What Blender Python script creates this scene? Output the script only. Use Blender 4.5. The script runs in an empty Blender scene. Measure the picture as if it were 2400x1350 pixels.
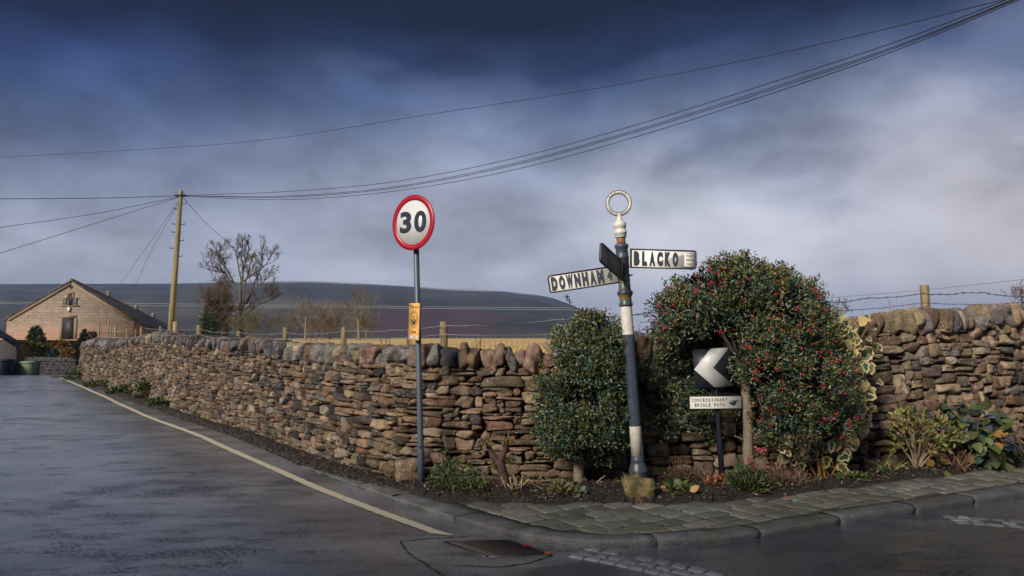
import bpy, bmesh, math, random
import numpy as np
from mathutils import Vector, Matrix
from mathutils.geometry import tessellate_polygon

R = np.random.RandomState(7)
random.seed(7)
scene = bpy.context.scene
coll = scene.collection
PI = math.pi

# ------------------------------------------------------------------ camera
FPX, CX, CY, EYE = 1746.0, 1200.0, 675.0, 1.6
PITCH = math.atan(115.0 / FPX)
CP, SP = math.cos(PITCH), math.sin(PITCH)
cam = bpy.data.cameras.new('camera')
cam.sensor_width = 36.0
cam.lens = 36.0 * FPX / 2400.0
cam.clip_start, cam.clip_end = 0.05, 20000.0
camo = bpy.data.objects.new('camera', cam)
coll.objects.link(camo)
camo.location = (0, 0, EYE)
camo.rotation_euler = (PI / 2 + PITCH, 0, 0)
scene.camera = camo

def ray(u, v):
    x, y = (u - CX) / FPX, (CY - v) / FPX
    return np.array([x, CP - y * SP, SP + y * CP])
def at(u, v, Y):
    d = ray(u, v); t = Y / d[1]
    return np.array([d[0] * t, Y, EYE + d[2] * t])
def gnd(u, v, z=0.0):
    d = ray(u, v); t = (z - EYE) / d[2]
    return np.array([d[0] * t, d[1] * t, z])
def pix(p):
    dx, dy, dz = p[0], p[1], p[2] - EYE
    f = dy * CP + dz * SP; up = -dy * SP + dz * CP
    return CX + FPX * dx / f, CY - FPX * up / f

# ------------------------------------------------------------------ mesh helpers
class MB:
    """collects vertices / faces / vertex colours of one mesh"""
    def __init__(s): s.V = []; s.F = []; s.C = []; s.n = 0; s.M = []
    def add(s, V, F, col=(1, 1, 1), mi=0):
        V = np.asarray(V, float).reshape(-1, 3)
        c = np.asarray(col, float)
        if c.ndim == 1: c = np.tile(c[:3], (len(V), 1))
        s.V.append(V); s.C.append(c[:, :3]); o = s.n
        s.F += [tuple(int(i) + o for i in f) for f in F]
        s.M += [mi] * len(F)
        s.n += len(V); return s
    def box(s, c, R_, U_, N_, sx, sy, sz, col=(1, 1, 1), mi=0):
        R_, U_, N_ = unit(R_), unit(U_), unit(N_)
        V = [np.asarray(c) + R_ * sx * a / 2 + U_ * sy * b / 2 + N_ * sz * d / 2 for a in (-1, 1) for b in (-1, 1) for d in (-1, 1)]
        return s.add(V, [(0, 1, 3, 2), (4, 6, 7, 5), (0, 4, 5, 1), (2, 3, 7, 6), (0, 2, 6, 4), (1, 5, 7, 3)], col, mi)
    def tube(s, pts, rad, k=6, col=(1, 1, 1), cap=True, mi=0):
        pts = np.asarray(pts, float); n = len(pts)
        rad = np.broadcast_to(np.asarray(rad, float), (n,))
        T = np.gradient(pts, axis=0); T /= np.maximum(np.linalg.norm(T, axis=1, keepdims=True), 1e-9)
        up = np.array([0, 0, 1.0]) if abs(T[0][2]) < 0.9 else np.array([1.0, 0, 0])
        V = []
        for i in range(n):
            a = np.cross(up, T[i]); a /= max(np.linalg.norm(a), 1e-9); b = np.cross(T[i], a); up = b if abs(T[i][2]) >= 0.9 else up
            for j in range(k):
                t = 2 * PI * j / k
                V.append(pts[i] + rad[i] * (a * math.cos(t) + b * math.sin(t)))
        F = [(i * k + j, i * k + (j + 1) % k, (i + 1) * k + (j + 1) % k, (i + 1) * k + j) for i in range(n - 1) for j in range(k)]
        if cap: F += [tuple(range(k))[::-1], tuple((n - 1) * k + j for j in range(k))]
        if np.ndim(col) == 2 and len(col) == n: col = np.repeat(np.asarray(col), k, axis=0)
        return s.add(V, F, col, mi)
    def lathe(s, base, axis, prof, k=24, col=None, cap=True):
        """prof: (distance along axis, radius[, colour])"""
        axis = unit(axis); a = unit(np.cross(axis, [0, 1.0, 0.2])); b = np.cross(axis, a)
        V = []; C = []
        for p in prof:
            for j in range(k):
                t = 2 * PI * j / k
                V.append(np.asarray(base) + axis * p[0] + p[1] * (a * math.cos(t) + b * math.sin(t)))
                C.append(p[2] if len(p) > 2 else (col or (1, 1, 1)))
        n = len(prof)
        F = [(i * k + j, i * k + (j + 1) % k, (i + 1) * k + (j + 1) % k, (i + 1) * k + j) for i in range(n - 1) for j in range(k)]
        if cap: F += [tuple(range(k))[::-1], tuple((n - 1) * k + j for j in range(k))]
        return s.add(V, F, np.array(C))
    def prism(s, poly2, O, R_, U_, N_, depth, col=(1, 1, 1), mi=0):
        """2-D outline -> plate of a given thickness; front face at O plane, back at -depth*N"""
        poly2 = [tuple(p) for p in poly2]; n = len(poly2)
        O = np.asarray(O, float)
        fr = [O + R_ * x + U_ * y for x, y in poly2]; bk = [p - N_ * depth for p in fr]
        tr = tessellate_polygon([[Vector((x, y, 0)) for x, y in poly2]])
        ar = sum(poly2[i][0] * poly2[(i + 1) % n][1] - poly2[(i + 1) % n][0] * poly2[i][1] for i in range(n))
        F = []
        for t in tr:
            a, b, c = [poly2[i] for i in t]
            if (b[0] - a[0]) * (c[1] - a[1]) - (c[0] - a[0]) * (b[1] - a[1]) < 0: t = (t[0], t[2], t[1])
            F.append(tuple(t)); F.append(tuple(n + i for i in (t[0], t[2], t[1])))
        for i in range(n):
            j = (i + 1) % n
            F.append((j, i, n + i, n + j) if ar > 0 else (i, j, n + j, n + i))
        return s.add(fr + bk, F, col, mi)
    def build(s, name, mats, parent=None, smooth=False):
        return mesh_obj(name, np.concatenate(s.V), s.F, np.concatenate(s.C), mats, parent, smooth, s.M)

def unit(v):
    v = np.asarray(v, float); return v / max(np.linalg.norm(v), 1e-12)

def origin_of(p):
    o = np.zeros(3)
    while p is not None:
        o = o + np.array(p.location); p = p.parent
    return o

def mesh_obj(name, V, F, C=None, mats=None, parent=None, smooth=False, MI=None):
    V = np.asarray(V, np.float32) - origin_of(parent).astype(np.float32)
    me = bpy.data.meshes.new(name)
    if isinstance(F, np.ndarray):
        lt = np.full(len(F), F.shape[1], np.int32); li = F.reshape(-1).astype(np.int32)
    else:
        lt = np.array([len(f) for f in F], np.int32); li = np.fromiter((i for f in F for i in f), np.int32)
    me.vertices.add(len(V)); me.vertices.foreach_set('co', V.reshape(-1))
    me.loops.add(len(li)); me.loops.foreach_set('vertex_index', li)
    me.polygons.add(len(lt)); ls = np.concatenate([[0], np.cumsum(lt)[:-1]]).astype(np.int32)
    me.polygons.foreach_set('loop_start', ls); me.polygons.foreach_set('loop_total', lt)
    if smooth: me.polygons.foreach_set('use_smooth', np.ones(len(lt), bool))
    if MI is not None and len(MI): me.polygons.foreach_set('material_index', np.asarray(MI, np.int32))
    me.update(calc_edges=True); me.validate(clean_customdata=False)
    if C is not None:
        at_ = me.color_attributes.new('Col', 'FLOAT_COLOR', 'POINT')
        c4 = np.ones((len(V), 4), np.float32); c4[:, :3] = C
        if len(at_.data) == len(V): at_.data.foreach_set('color', c4.reshape(-1))
    for m in (mats if isinstance(mats, (list, tuple)) else [mats]):
        if m: me.materials.append(m)
    o = bpy.data.objects.new(name, me); coll.objects.link(o)
    if parent: o.parent = parent
    return o

def thing(name, label, cat, loc, group=None):
    o = bpy.data.objects.new(name, None); coll.objects.link(o)
    o.empty_display_size = 0.1
    o.location = tuple(float(x) for x in loc); return tag(o, label, cat, group)
def tag(o, label=None, cat=None, group=None, kind=None):
    if label: o['label'] = label
    if cat: o['category'] = cat
    if group: o['group'] = group
    if kind: o['kind'] = kind
    return o
def struct(o, kind='structure', label=None, cat=None):
    return tag(o, label, cat, None, kind)

# leaf-like pieces copied into one mesh, vectorised
def leaf_mesh(T, TF, P, D, N, S, col, tcol=None, bend=None):
    T = np.asarray(T, float); n = len(P)
    D = D / np.maximum(np.linalg.norm(D, axis=1, keepdims=True), 1e-9)
    N = N - (N * D).sum(1, keepdims=True) * D
    N /= np.maximum(np.linalg.norm(N, axis=1, keepdims=True), 1e-9)
    W = np.cross(N, D)
    S = np.broadcast_to(np.asarray(S, float), (n,))
    V = P[:, None, :] + S[:, None, None] * (T[None, :, 0:1] * D[:, None, :] + T[None, :, 1:2] * W[:, None, :] + T[None, :, 2:3] * N[:, None, :])
    m = len(T)
    C = np.repeat(np.asarray(col)[:, None, :], m, axis=1)
    if tcol is not None:                      # (m,) mask: 1 = use second colour
        mask, col2 = tcol
        C = C * (1 - np.asarray(mask)[None, :, None]) + np.asarray(col2)[:, None, :] * np.asarray(mask)[None, :, None]
    F = []
    sizes = set(len(f) for f in TF)
    off = np.arange(n) * m
    if len(sizes) == 1:
        Fa = (np.asarray(TF)[None] + off[:, None, None]).reshape(-1, len(TF[0]))
    else:
        Fa = [tuple(i + o for i in f) for o in off for f in TF]
    return V.reshape(-1, 3), Fa, C.reshape(-1, 3)
def join(parts):
    V = []; F = []; C = []; o = 0
    for v, f, c in parts:
        V.append(v); C.append(c)
        F += [tuple(int(i) + o for i in x) for x in (f.tolist() if isinstance(f, np.ndarray) else f)]
        o += len(v)
    return np.concatenate(V), F, np.concatenate(C)

def rnd_unit(n, rs=R):
    v = rs.normal(size=(n, 3)); return v / np.linalg.norm(v, axis=1, keepdims=True)
def interp(tab, x, k=1):
    return np.interp(x, [t[0] for t in tab], [t[k] for t in tab])

# ------------------------------------------------------------------ material helpers
def new_mat(name):
    m = bpy.data.materials.new(name); m.use_nodes = True
    nt = m.node_tree; b = nt.nodes['Principled BSDF']
    return m, nt, b
class NT:
    def __init__(s, nt): s.nt = nt
    def n(s, t, **kw):
        x = s.nt.nodes.new(t)
        for k, v in kw.items():
            if k.startswith('i_'):
                x.inputs[int(k[2:]) if k[2:].isdigit() else k[2:].replace('_', ' ')].default_value = v
            else: setattr(x, k, v)
        return x
    def l(s, a, b): s.nt.links.new(a, b)
    def math(s, op, a, b=None, clamp=False):
        x = s.nt.nodes.new('ShaderNodeMath'); x.operation = op; x.use_clamp = clamp
        for i, v in enumerate((a, b)):
            if v is None: continue
            if isinstance(v, (int, float)): x.inputs[i].default_value = v
            else: s.l(v, x.inputs[i])
        return x.outputs[0]
    def mix(s, fac, a, b, mode='MIX'):
        x = s.nt.nodes.new('ShaderNodeMix'); x.data_type = 'RGBA'; x.blend_type = mode
        for inp, v in ((x.inputs[0], fac), (x.inputs[6], a), (x.inputs[7], b)):
            if isinstance(v, (int, float)): inp.default_value = v
            elif isinstance(v, (tuple, list)): inp.default_value = tuple(v) + (1,) * (4 - len(v))
            else: s.l(v, inp)
        return x.outputs[2]
    def noise(s, vec, scale, detail=4, rough=0.55, dist=0.0):
        x = s.n('ShaderNodeTexNoise'); x.inputs['Scale'].default_value = scale; x.inputs['Detail'].default_value = detail
        x.inputs['Roughness'].default_value = rough; x.inputs['Distortion'].default_value = dist
        if vec is not None: s.l(vec, x.inputs['Vector'])
        return x.outputs['Fac']
    def ramp(s, fac, stops):
        x = s.n('ShaderNodeValToRGB'); e = x.color_ramp.elements
        while len(e) < len(stops): e.new(0.5)
        for i, (p, c) in enumerate(stops):
            e[i].position = p; e[i].color = tuple(c) + (1,) * (4 - len(c)) if isinstance(c, (tuple, list)) else (c, c, c, 1)
        s.l(fac, x.inputs[0]); return x.outputs[0]
    def step(s, fac, a, b):
        x = s.n('ShaderNodeMapRange'); x.interpolation_type = 'SMOOTHSTEP'; s.l(fac, x.inputs[0])
        x.inputs[1].default_value = a; x.inputs[2].default_value = b; return x.outputs[0]
    def coord(s, which='Object', scale=None):
        x = s.n('ShaderNodeTexCoord').outputs[which]
        if scale is None: return x
        m = s.n('ShaderNodeMapping'); m.inputs['Scale'].default_value = scale; s.l(x, m.inputs[0]); return m.outputs[0]
    def attr(s, name='Col'): return s.n('ShaderNodeAttribute', attribute_name=name).outputs['Color']
    def bump(s, h, strength, dist, b, normal=None):
        x = s.n('ShaderNodeBump'); x.inputs['Strength'].default_value = strength; x.inputs['Distance'].default_value = dist
        s.l(h, x.inputs['Height'])
        if normal is not None: s.l(normal, x.inputs['Normal'])
        s.l(x.outputs[0], b.inputs['Normal']); return x.outputs[0]

def paint(name, col, rough=0.45, var=0.25, metallic=0.0, attr=False, dirt=None, bump=0.0, scale=18.0):
    """painted / plain surface with slight wear; dirt=(colour, threshold, scale)"""
    m, nt, b = new_mat(name); t = NT(nt); c = t.coord()
    base = t.attr() if attr else None
    n1 = t.noise(c, scale, 5)
    f = t.math('ADD', t.math('MULTIPLY', n1, 2 * var), 1 - var)
    src = base if attr else tuple(col)
    x = t.mix(1.0, src, (1, 1, 1), 'MULTIPLY')
    mul = t.n('ShaderNodeVectorMath', operation='SCALE'); t.l(x, mul.inputs[0]); t.l(f, mul.inputs['Scale'])
    outc = mul.outputs[0]
    if dirt:
        d = t.noise(c, dirt[2], 6, 0.65)
        outc = t.mix(t.step(d, dirt[1], dirt[1] + 0.05), outc, dirt[0])
    t.l(outc, b.inputs['Base Color']); b.inputs['Roughness'].default_value = rough; b.inputs['Metallic'].default_value = metallic
    if bump: t.bump(t.noise(c, scale * 3, 4), bump, 0.01, b)
    return m

def leaf_mat(name, rough=0.4, spec=0.5, trans=0.15):
    m, nt, b = new_mat(name); t = NT(nt)
    a = t.attr(); c = t.coord()
    n1 = t.math('ADD', t.math('MULTIPLY', t.noise(c, 30, 3), 0.7), 0.65)
    mul = t.n('ShaderNodeVectorMath', operation='SCALE'); t.l(a, mul.inputs[0]); t.l(n1, mul.inputs['Scale'])
    t.l(mul.outputs[0], b.inputs['Base Color'])
    b.inputs['Roughness'].default_value = rough; b.inputs['Specular IOR Level'].default_value = spec
    if trans:
        tr = t.n('ShaderNodeBsdfTranslucent'); t.l(mul.outputs[0], tr.inputs[0])
        mx = t.n('ShaderNodeMixShader'); mx.inputs[0].default_value = trans
        t.l(b.outputs[0], mx.inputs[1]); t.l(tr.outputs[0], mx.inputs[2])
        t.l(mx.outputs[0], nt.nodes['Material Output'].inputs['Surface'])
    return m

# ------------------------------------------------------------------ text
def text_geo(s, w=None, h=None, bold=0.0, space=1.0, res=3):
    """flat letter outlines -> (V2, F) scaled to w x h about the centre"""
    cu = bpy.data.curves.new('t', 'FONT'); cu.body = s; cu.size = 1.0; cu.offset = bold; cu.space_character = space
    cu.resolution_u = res; cu.fill_mode = 'FRONT'
    o = bpy.data.objects.new('t', cu); coll.objects.link(o)
    dg = bpy.context.evaluated_depsgraph_get(); me = bpy.data.meshes.new_from_object(o.evaluated_get(dg))
    V = np.array([v.co[:] for v in me.vertices])[:, :2]; F = [tuple(p.vertices) for p in me.polygons]
    bpy.data.objects.remove(o); bpy.data.curves.remove(cu); bpy.data.meshes.remove(me)
    mn, mx = V.min(0), V.max(0); V = V - (mn + mx) / 2; sz = mx - mn
    sx = (w / sz[0]) if w else None; sy = (h / sz[1]) if h else None
    sx = sx or sy; sy = sy or sx
    return V * np.array([sx, sy]), F
def put_text(mb, s, O, R_, U_, N_, cx, cy, w, h, lift=0.0015, col=(1, 1, 1), bold=0.0, space=1.0, rot=0.0):
    V, F = text_geo(s, w, h, bold, space)
    if rot:
        c, q = math.cos(rot), math.sin(rot); V = V @ np.array([[c, q], [-q, c]])
    P = np.asarray(O) + np.outer(V[:, 0] + cx, R_) + np.outer(V[:, 1] + cy, U_) + N_ * lift
    G = []
    for f in F:
        a, b, c = P[f[0]], P[f[1]], P[f[2]]
        G.append(f if np.dot(np.cross(b - a, c - a), N_) > 0 else f[::-1])
    mb.add(P, G, col)
# ------------------------------------------------------------------ light: Nishita sky behind a moving deck of cloud, one soft warm sun
SUN_DIR = unit([-0.50, -0.66, 0.50])            # towards the sun
sun_el = math.asin(SUN_DIR[2]); sun_az = math.atan2(SUN_DIR[0], SUN_DIR[1])
W = bpy.data.worlds.new('World'); scene.world = W; W.use_nodes = True
wt = W.node_tree; t = NT(wt); bg = wt.nodes['Background']
sky = t.n('ShaderNodeTexSky', sky_type='NISHITA', sun_disc=False, sun_elevation=sun_el, sun_rotation=sun_az)
gen = t.coord('Generated')
sep = t.n('ShaderNodeSeparateXYZ'); t.l(gen, sep.inputs[0]); dx, dy, dz = sep.outputs
stretch = t.n('ShaderNodeMapping'); stretch.inputs['Scale'].default_value = (1.0, 1.0, 1.9); stretch.inputs['Rotation'].default_value = (0.0, 0.12, 0.0); t.l(gen, stretch.inputs[0])
n1 = t.noise(stretch.outputs[0], 2.7, 4, 0.5, 0.25)
n2 = t.noise(stretch.outputs[0], 6.5, 6, 0.52, 0.15)
el = t.math('ADD', t.math('DIVIDE', dz, 0.43), t.math('MULTIPLY', t.math('SUBTRACT', n1, 0.5), 0.50))
deck = t.ramp(el, [(0.0, (.78, .80, .92)), (.12, (.56, .575, .66)), (.30, (.405, .43, .515)), (.47, (.28, .315, .415)),
                   (.61, (.165, .21, .33)), (.74, (.070, .105, .215)), (.84, (.012, .024, .075)), (.94, (.003, .007, .025))])
# lighter and darker banks
bank = t.math('ADD', t.math('MULTIPLY', n2, 0.80), t.math('MULTIPLY', n1, 0.70))
deck = t.mix(1.0, deck, t.ramp(bank, [(.52, .52), (.66, .80), (.76, 1.0), (.95, 1.45)]), 'MULTIPLY')
# cloud thins from the right hand towards the left: the west is darker and bluer
horiz = t.n('ShaderNodeVectorMath', operation='DOT_PRODUCT'); t.l(gen, horiz.inputs[0]); horiz.inputs[1].default_value = tuple(unit([-0.8, 0.75, 0.35]))
west = t.step(horiz.outputs['Value'], 0.80, 0.99)
deck = t.mix(t.math('MULTIPLY', west, t.step(dz, 0.05, 0.30)), deck, t.mix(1.0, deck, (.26, .36, .58), 'MULTIPLY'))
# brighter breaks in the deck
for (u, v, rad, amt, col) in ((2150, 390, 0.10, 0.30, (.62, .60, .70)), (1980, 345, 0.10, 0.14, (.50, .53, .66)), (1600, 715, 0.17, 0.75, (.86, .87, .96)), (2330, 660, 0.17, 0.60, (.80, .73, .74)), (1950, 705, 0.13, 0.45, (.78, .78, .87)),
                              (2380, 90, 0.06, 0.20, (.32, .36, .52)), (1150, 520, 0.16, 0.20, (.42, .46, .62)), (520, 590, 0.12, 0.22, (.44, .46, .60))):
    q = t.n('ShaderNodeVectorMath', operation='DISTANCE'); t.l(gen, q.inputs[0]); q.inputs[1].default_value = tuple(unit(ray(u, v)))
    g = t.math('ADD', q.outputs['Value'], t.math('MULTIPLY', t.math('SUBTRACT', n2, 0.5), -0.16))
    k = t.math('MULTIPLY', t.math('SUBTRACT', 1.0, t.step(g, rad * 0.1, rad * 1.5)), amt)
    deck = t.mix(k, deck, col)
# open, brighter half of the sky behind the viewer where the sun is
back = t.step(dy, 0.35, -0.6)
deck = t.mix(back, deck, t.mix(t.step(dz, -0.05, 0.55), (.36, .37, .42), (.15, .18, .26)))
out = t.mix(0.99, t.mix(1.0, sky.outputs[0], (.1, .1, .1), 'MULTIPLY'), deck)
sc_ = t.n('ShaderNodeVectorMath', operation='SCALE'); t.l(out, sc_.inputs[0]); sc_.inputs['Scale'].default_value = 10.0
t.l(sc_.outputs[0], bg.inputs[0]); bg.inputs[1].default_value = 0.1

sl = bpy.data.lights.new('sun', 'SUN'); sl.energy = 4.6; sl.angle = math.radians(15); sl.color = (1.0, .885, .75)
so = bpy.data.objects.new('sun', sl); coll.objects.link(so)
so.rotation_euler = Vector(tuple(-SUN_DIR)).to_track_quat('-Z', 'Y').to_euler(); so.location = (-20, -20, 30)

vs = scene.view_settings; vs.view_transform = 'Standard'; vs.look = 'None'; vs.gamma = 1.0; vs.exposure = 0.22; vs.use_curve_mapping = False
scene.render.engine = 'CYCLES'
cy = scene.cycles; cy.max_bounces = 6; cy.diffuse_bounces = 3; cy.glossy_bounces = 3; cy.transparent_max_bounces = 8; cy.volume_bounces = 1
cy.caustics_reflective = False; cy.caustics_refractive = False
cy.use_denoising = True; cy.use_adaptive_sampling = True; cy.adaptive_threshold = 0.015
# ------------------------------------------------------------------ plan of the corner, from the sheet of ground the camera sees
BEDV = [(120, 892), (160, 896), (260, 937), (400, 986), (560, 1046), (698, 1086), (778, 1108), (911, 1144), (1000, 1167), (1050, 1175), (1250, 1181), (1500, 1183), (1700, 1176),
        (1800, 1166), (1950, 1150), (2100, 1130), (2250, 1110), (2400, 1093), (2800, 1050)]
WALLV = [(120, 888), (165, 893), (250, 914), (330, 935), (480, 985), (600, 1018), (698, 1054), (790, 1088), (860, 1106), (925, 1120), (979, 1125), (1100, 1127), (1250, 1124),
         (1500, 1120), (1660, 1116), (1850, 1111), (2000, 1105), (2200, 1094), (2400, 1078), (2800, 1040)]
KERBV = [(690, 1088), (862, 1153), (1074, 1228), (1200, 1263), (1300, 1283), (1450, 1288), (1600, 1280), (1715, 1273), (1990, 1229), (2200, 1199), (2400, 1168), (2800, 1112)]
ZP = [(0, 0.0), (600, 0.0), (700, 0.02), (860, 0.032), (1000, 0.048), (1150, 0.060), (1300, 0.064), (1750, .066), (2050, .085), (3000, 0.09)]      # level of pavement and bed
_w = lambda u: float(np.interp(u, [q[0] for q in WALLV], [q[1] for q in WALLV]))
BEDV = [(u, v if u >= 698 else _w(u) + .58 * (v - _w(u))) for u, v in BEDV]
def zp(u): return float(interp(ZP, u))
def road_z(y):
    y = np.asarray(y, float)
    up = 0.10 * np.clip((y - 14) / 13.0, 0, 1) ** 2 * (3 - 2 * np.clip((y - 14) / 13.0, 0, 1))
    return up - 0.010 * np.clip(y - 27.5, 0, None) ** 1.7

def walk(tab, u, zf): return gnd(u, float(interp(tab, u)), zf(u))

# road sheet -----------------------------------------------------------------
m, nt, b = new_mat('wet_asphalt'); t = NT(nt); c = t.coord()
ROADDIR = math.atan2(18.5, -14.7)               # the lane on the left runs this way
mp = t.n('ShaderNodeMapping'); mp.vector_type = 'POINT'; mp.inputs['Rotation'].default_value = (0, 0, -0.30); mp.inputs['Scale'].default_value = (0.8, 1.7, 1); t.l(c, mp.inputs[0])
fine = t.noise(c, 55, 4, 0.8); grit = t.noise(c, 105, 3, 0.7)
streak = t.noise(mp.outputs[0], .9, 4, 0.55, 0.3)
pat = t.noise(c, 0.35, 4, 0.6)
dryf = t.step(t.math('ADD', t.math('MULTIPLY', streak, 0.7), t.math('MULTIPLY', pat, 0.3)), 0.43, 0.60)
wear = t.math('ADD', t.math('MULTIPLY', t.noise(mp.outputs[0], 2.0, 4, 0.6, 0.2), .6), t.math('MULTIPLY', t.noise(c, .45, 3, .5), .4))
holes = t.math('MULTIPLY', t.step(wear, 0.505, 0.60), t.step(t.noise(c, 32, 5, 0.8), 0.47, 0.57))
base = t.mix(dryf, (.105, .122, .150), (.205, .224, .255))
base = t.mix(t.math('MULTIPLY', holes, 0.92), base, (.010, .012, .020))
base = t.mix(1.0, base, t.ramp(fine, [(.34, .35), (.50, .95), (.66, 1.45)]), 'MULTIPLY')
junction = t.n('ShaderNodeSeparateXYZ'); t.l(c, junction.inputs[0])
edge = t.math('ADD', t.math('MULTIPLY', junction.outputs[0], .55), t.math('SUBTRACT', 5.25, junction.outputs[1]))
near_shade = t.step(t.math('ADD', edge, t.math('MULTIPLY', t.math('SUBTRACT', t.noise(c, 1.6, 5, .6), .5), .8)), -.02, .10)  # shade painted into the near right road, not a second tarmac
base = t.mix(t.math('MULTIPLY', near_shade, .60), base, (.028, .035, .049))
base = t.mix(t.step(grit, .63, .70), base, (.20, .20, .21))
base = t.mix(t.math('MULTIPLY', t.step(t.noise(c, 140, 2, .5), .60, .66), .8), base, (.012, .013, .016))
# tar-filled seams
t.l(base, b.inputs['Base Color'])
ro = t.math('ADD', t.math('MULTIPLY', dryf, 0.06), t.math('ADD', 0.19, t.math('MULTIPLY', holes, 0.34)))
t.l(ro, b.inputs['Roughness']); b.inputs['Coat Roughness'].default_value = .30; t.l(t.math('SUBTRACT', .45, t.math('MULTIPLY', holes, .4)), b.inputs['Coat Weight']); b.inputs['Specular IOR Level'].default_value = 0.55
hgt = t.math('ADD', t.math('MULTIPLY', fine, 0.6), t.math('ADD', t.math('MULTIPLY', grit, 0.4), t.math('MULTIPLY', holes, -0.9)))
t.bump(hgt, 0.38, 0.004, b)
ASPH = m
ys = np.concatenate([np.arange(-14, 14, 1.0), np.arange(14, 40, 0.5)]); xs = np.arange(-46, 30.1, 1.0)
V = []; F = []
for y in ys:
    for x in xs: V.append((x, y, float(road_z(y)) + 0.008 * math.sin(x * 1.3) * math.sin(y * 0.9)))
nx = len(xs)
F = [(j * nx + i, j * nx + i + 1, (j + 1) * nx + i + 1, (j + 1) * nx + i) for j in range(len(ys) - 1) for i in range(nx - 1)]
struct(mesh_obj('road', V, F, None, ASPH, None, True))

# dark seams where the tarmac has been cut and patched round the drain
mb = MB(); rs = np.random.RandomState(77)
for pts in (((938, 1272), (985, 1266), (1030, 1263), (1105, 1258)), ((938, 1272), (960, 1300), (1010, 1330), (1060, 1365)), ((1294, 1302), (1240, 1320), (1170, 1330), (1060, 1326))):
    A = np.array([gnd(u, v, .0) for u, v in pts]); sg = np.concatenate([[0], np.cumsum(np.linalg.norm(np.diff(A, axis=0), axis=1))]); s = np.arange(0, sg[-1], .02)
    Q = np.stack([np.interp(s, sg, A[:, i]) for i in range(2)], 1) + np.cumsum(rs.normal(0, .0025, (len(s), 2)), axis=0); tq = np.gradient(Q, axis=0); tq /= np.linalg.norm(tq, axis=1, keepdims=True); nq_ = np.stack([-tq[:, 1], tq[:, 0]], 1); w_ = rs.uniform(.003, .009, (len(s), 1))
    zq = (road_z(Q[:, 1]) + .008 * np.sin(Q[:, 0] * 1.3) * np.sin(Q[:, 1] * .9) + .005)[:, None]; k = len(s)
    mb.add(np.concatenate([np.hstack([Q + nq_ * w_, zq]), np.hstack([Q - nq_ * w_, zq])]), [(i, k + i, k + i + 1, i + 1) for i in range(k - 1)], (1, 1, 1))
SEAM = paint('tar_seam', (.008, .009, .012), .5, .2)
struct(mb.build('road_seams', SEAM))

# ground to the horizon ------------------------------------------------------
m, nt, b = new_mat('rough_pasture'); t = NT(nt); c = t.coord()
n = t.noise(c, 0.02, 6, 0.6)
t.l(t.ramp(n, [(.3, (.050, .052, .030)), (.6, (.085, .075, .040))]), b.inputs['Base Color']); b.inputs['Roughness'].default_value = 0.95
PAST = m
rr = [0.0, 20, 60, 150, 300, 450, 800, 1200, 1800, 2600]; V = [(0, 0, -3.0)]; F = []
for r in rr[1:]:
    for k in range(48): V.append((r * math.cos(2 * PI * k / 48), r * math.sin(2 * PI * k / 48), -3.0))
for k in range(48): F.append((0, 1 + k, 1 + (k + 1) % 48))
for j in range(len(rr) - 2):
    for k in range(48):
        a = 1 + j * 48; F.append((a + k, a + 48 + k, a + 48 + (k + 1) % 48, a + (k + 1) % 48))
struct(mesh_obj('ground', V, F, None, PAST, None, True))

# painted edge line -----------------------------------------------------------
EDGE = [(134, 889), (142, 893), (250, 936), (330, 971), (480, 1027), (600, 1082), (740, 1142), (900, 1205), (1000, 1242), (1022, 1250)]
m, nt, b = new_mat('worn_line_paint'); t = NT(nt); c = t.coord()
w = t.noise(c, 55, 5, 0.7); w2 = t.noise(c, 5, 3)
cc = t.mix(t.step(t.math('ADD', t.math('MULTIPLY', w, .75), t.math('MULTIPLY', w2, .25)), .57, .66), (.50, .455, .345), (.15, .145, .135))
t.l(cc, b.inputs['Base Color']); b.inputs['Roughness'].default_value = 0.6; t.bump(w, 0.3, 0.004, b); LINEM = m
mb = MB(); rows = []
us = np.concatenate([np.linspace(134, 330, 30), np.linspace(336, 1022, 120)])
P = np.array([gnd(u, float(interp(EDGE, u)), 0.0) for u in us]); T = np.gradient(P, axis=0); T[:, 2] = 0; T /= np.linalg.norm(T, axis=1, keepdims=True)
Nn = np.stack([-T[:, 1], T[:, 0], 0 * T[:, 0]], 1)
wv = 0.050 + 0.004 * np.sin(np.arange(len(us)) * 1.7) + R.uniform(-.003, .003, len(us))
zz = road_z(P[:, 1]) + 0.008 * np.sin(P[:, 0] * 1.3) * np.sin(P[:, 1] * 0.9) + 0.006
Lq = P + Nn * wv[:, None]; Rq = P - Nn * wv[:, None]; Lq[:, 2] = zz; Rq[:, 2] = zz
k = len(us); tipP = gnd(1068, 1255, 0.008)
mb.add(np.concatenate([Lq, Rq, [tipP]]), [(i, k + i, k + i + 1, i + 1) for i in range(k - 1)] + [(k - 1, 2 * k - 1, 2 * k)], (1, 1, 1))
o = mb.build('road_edge_line', LINEM); struct(o)

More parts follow.
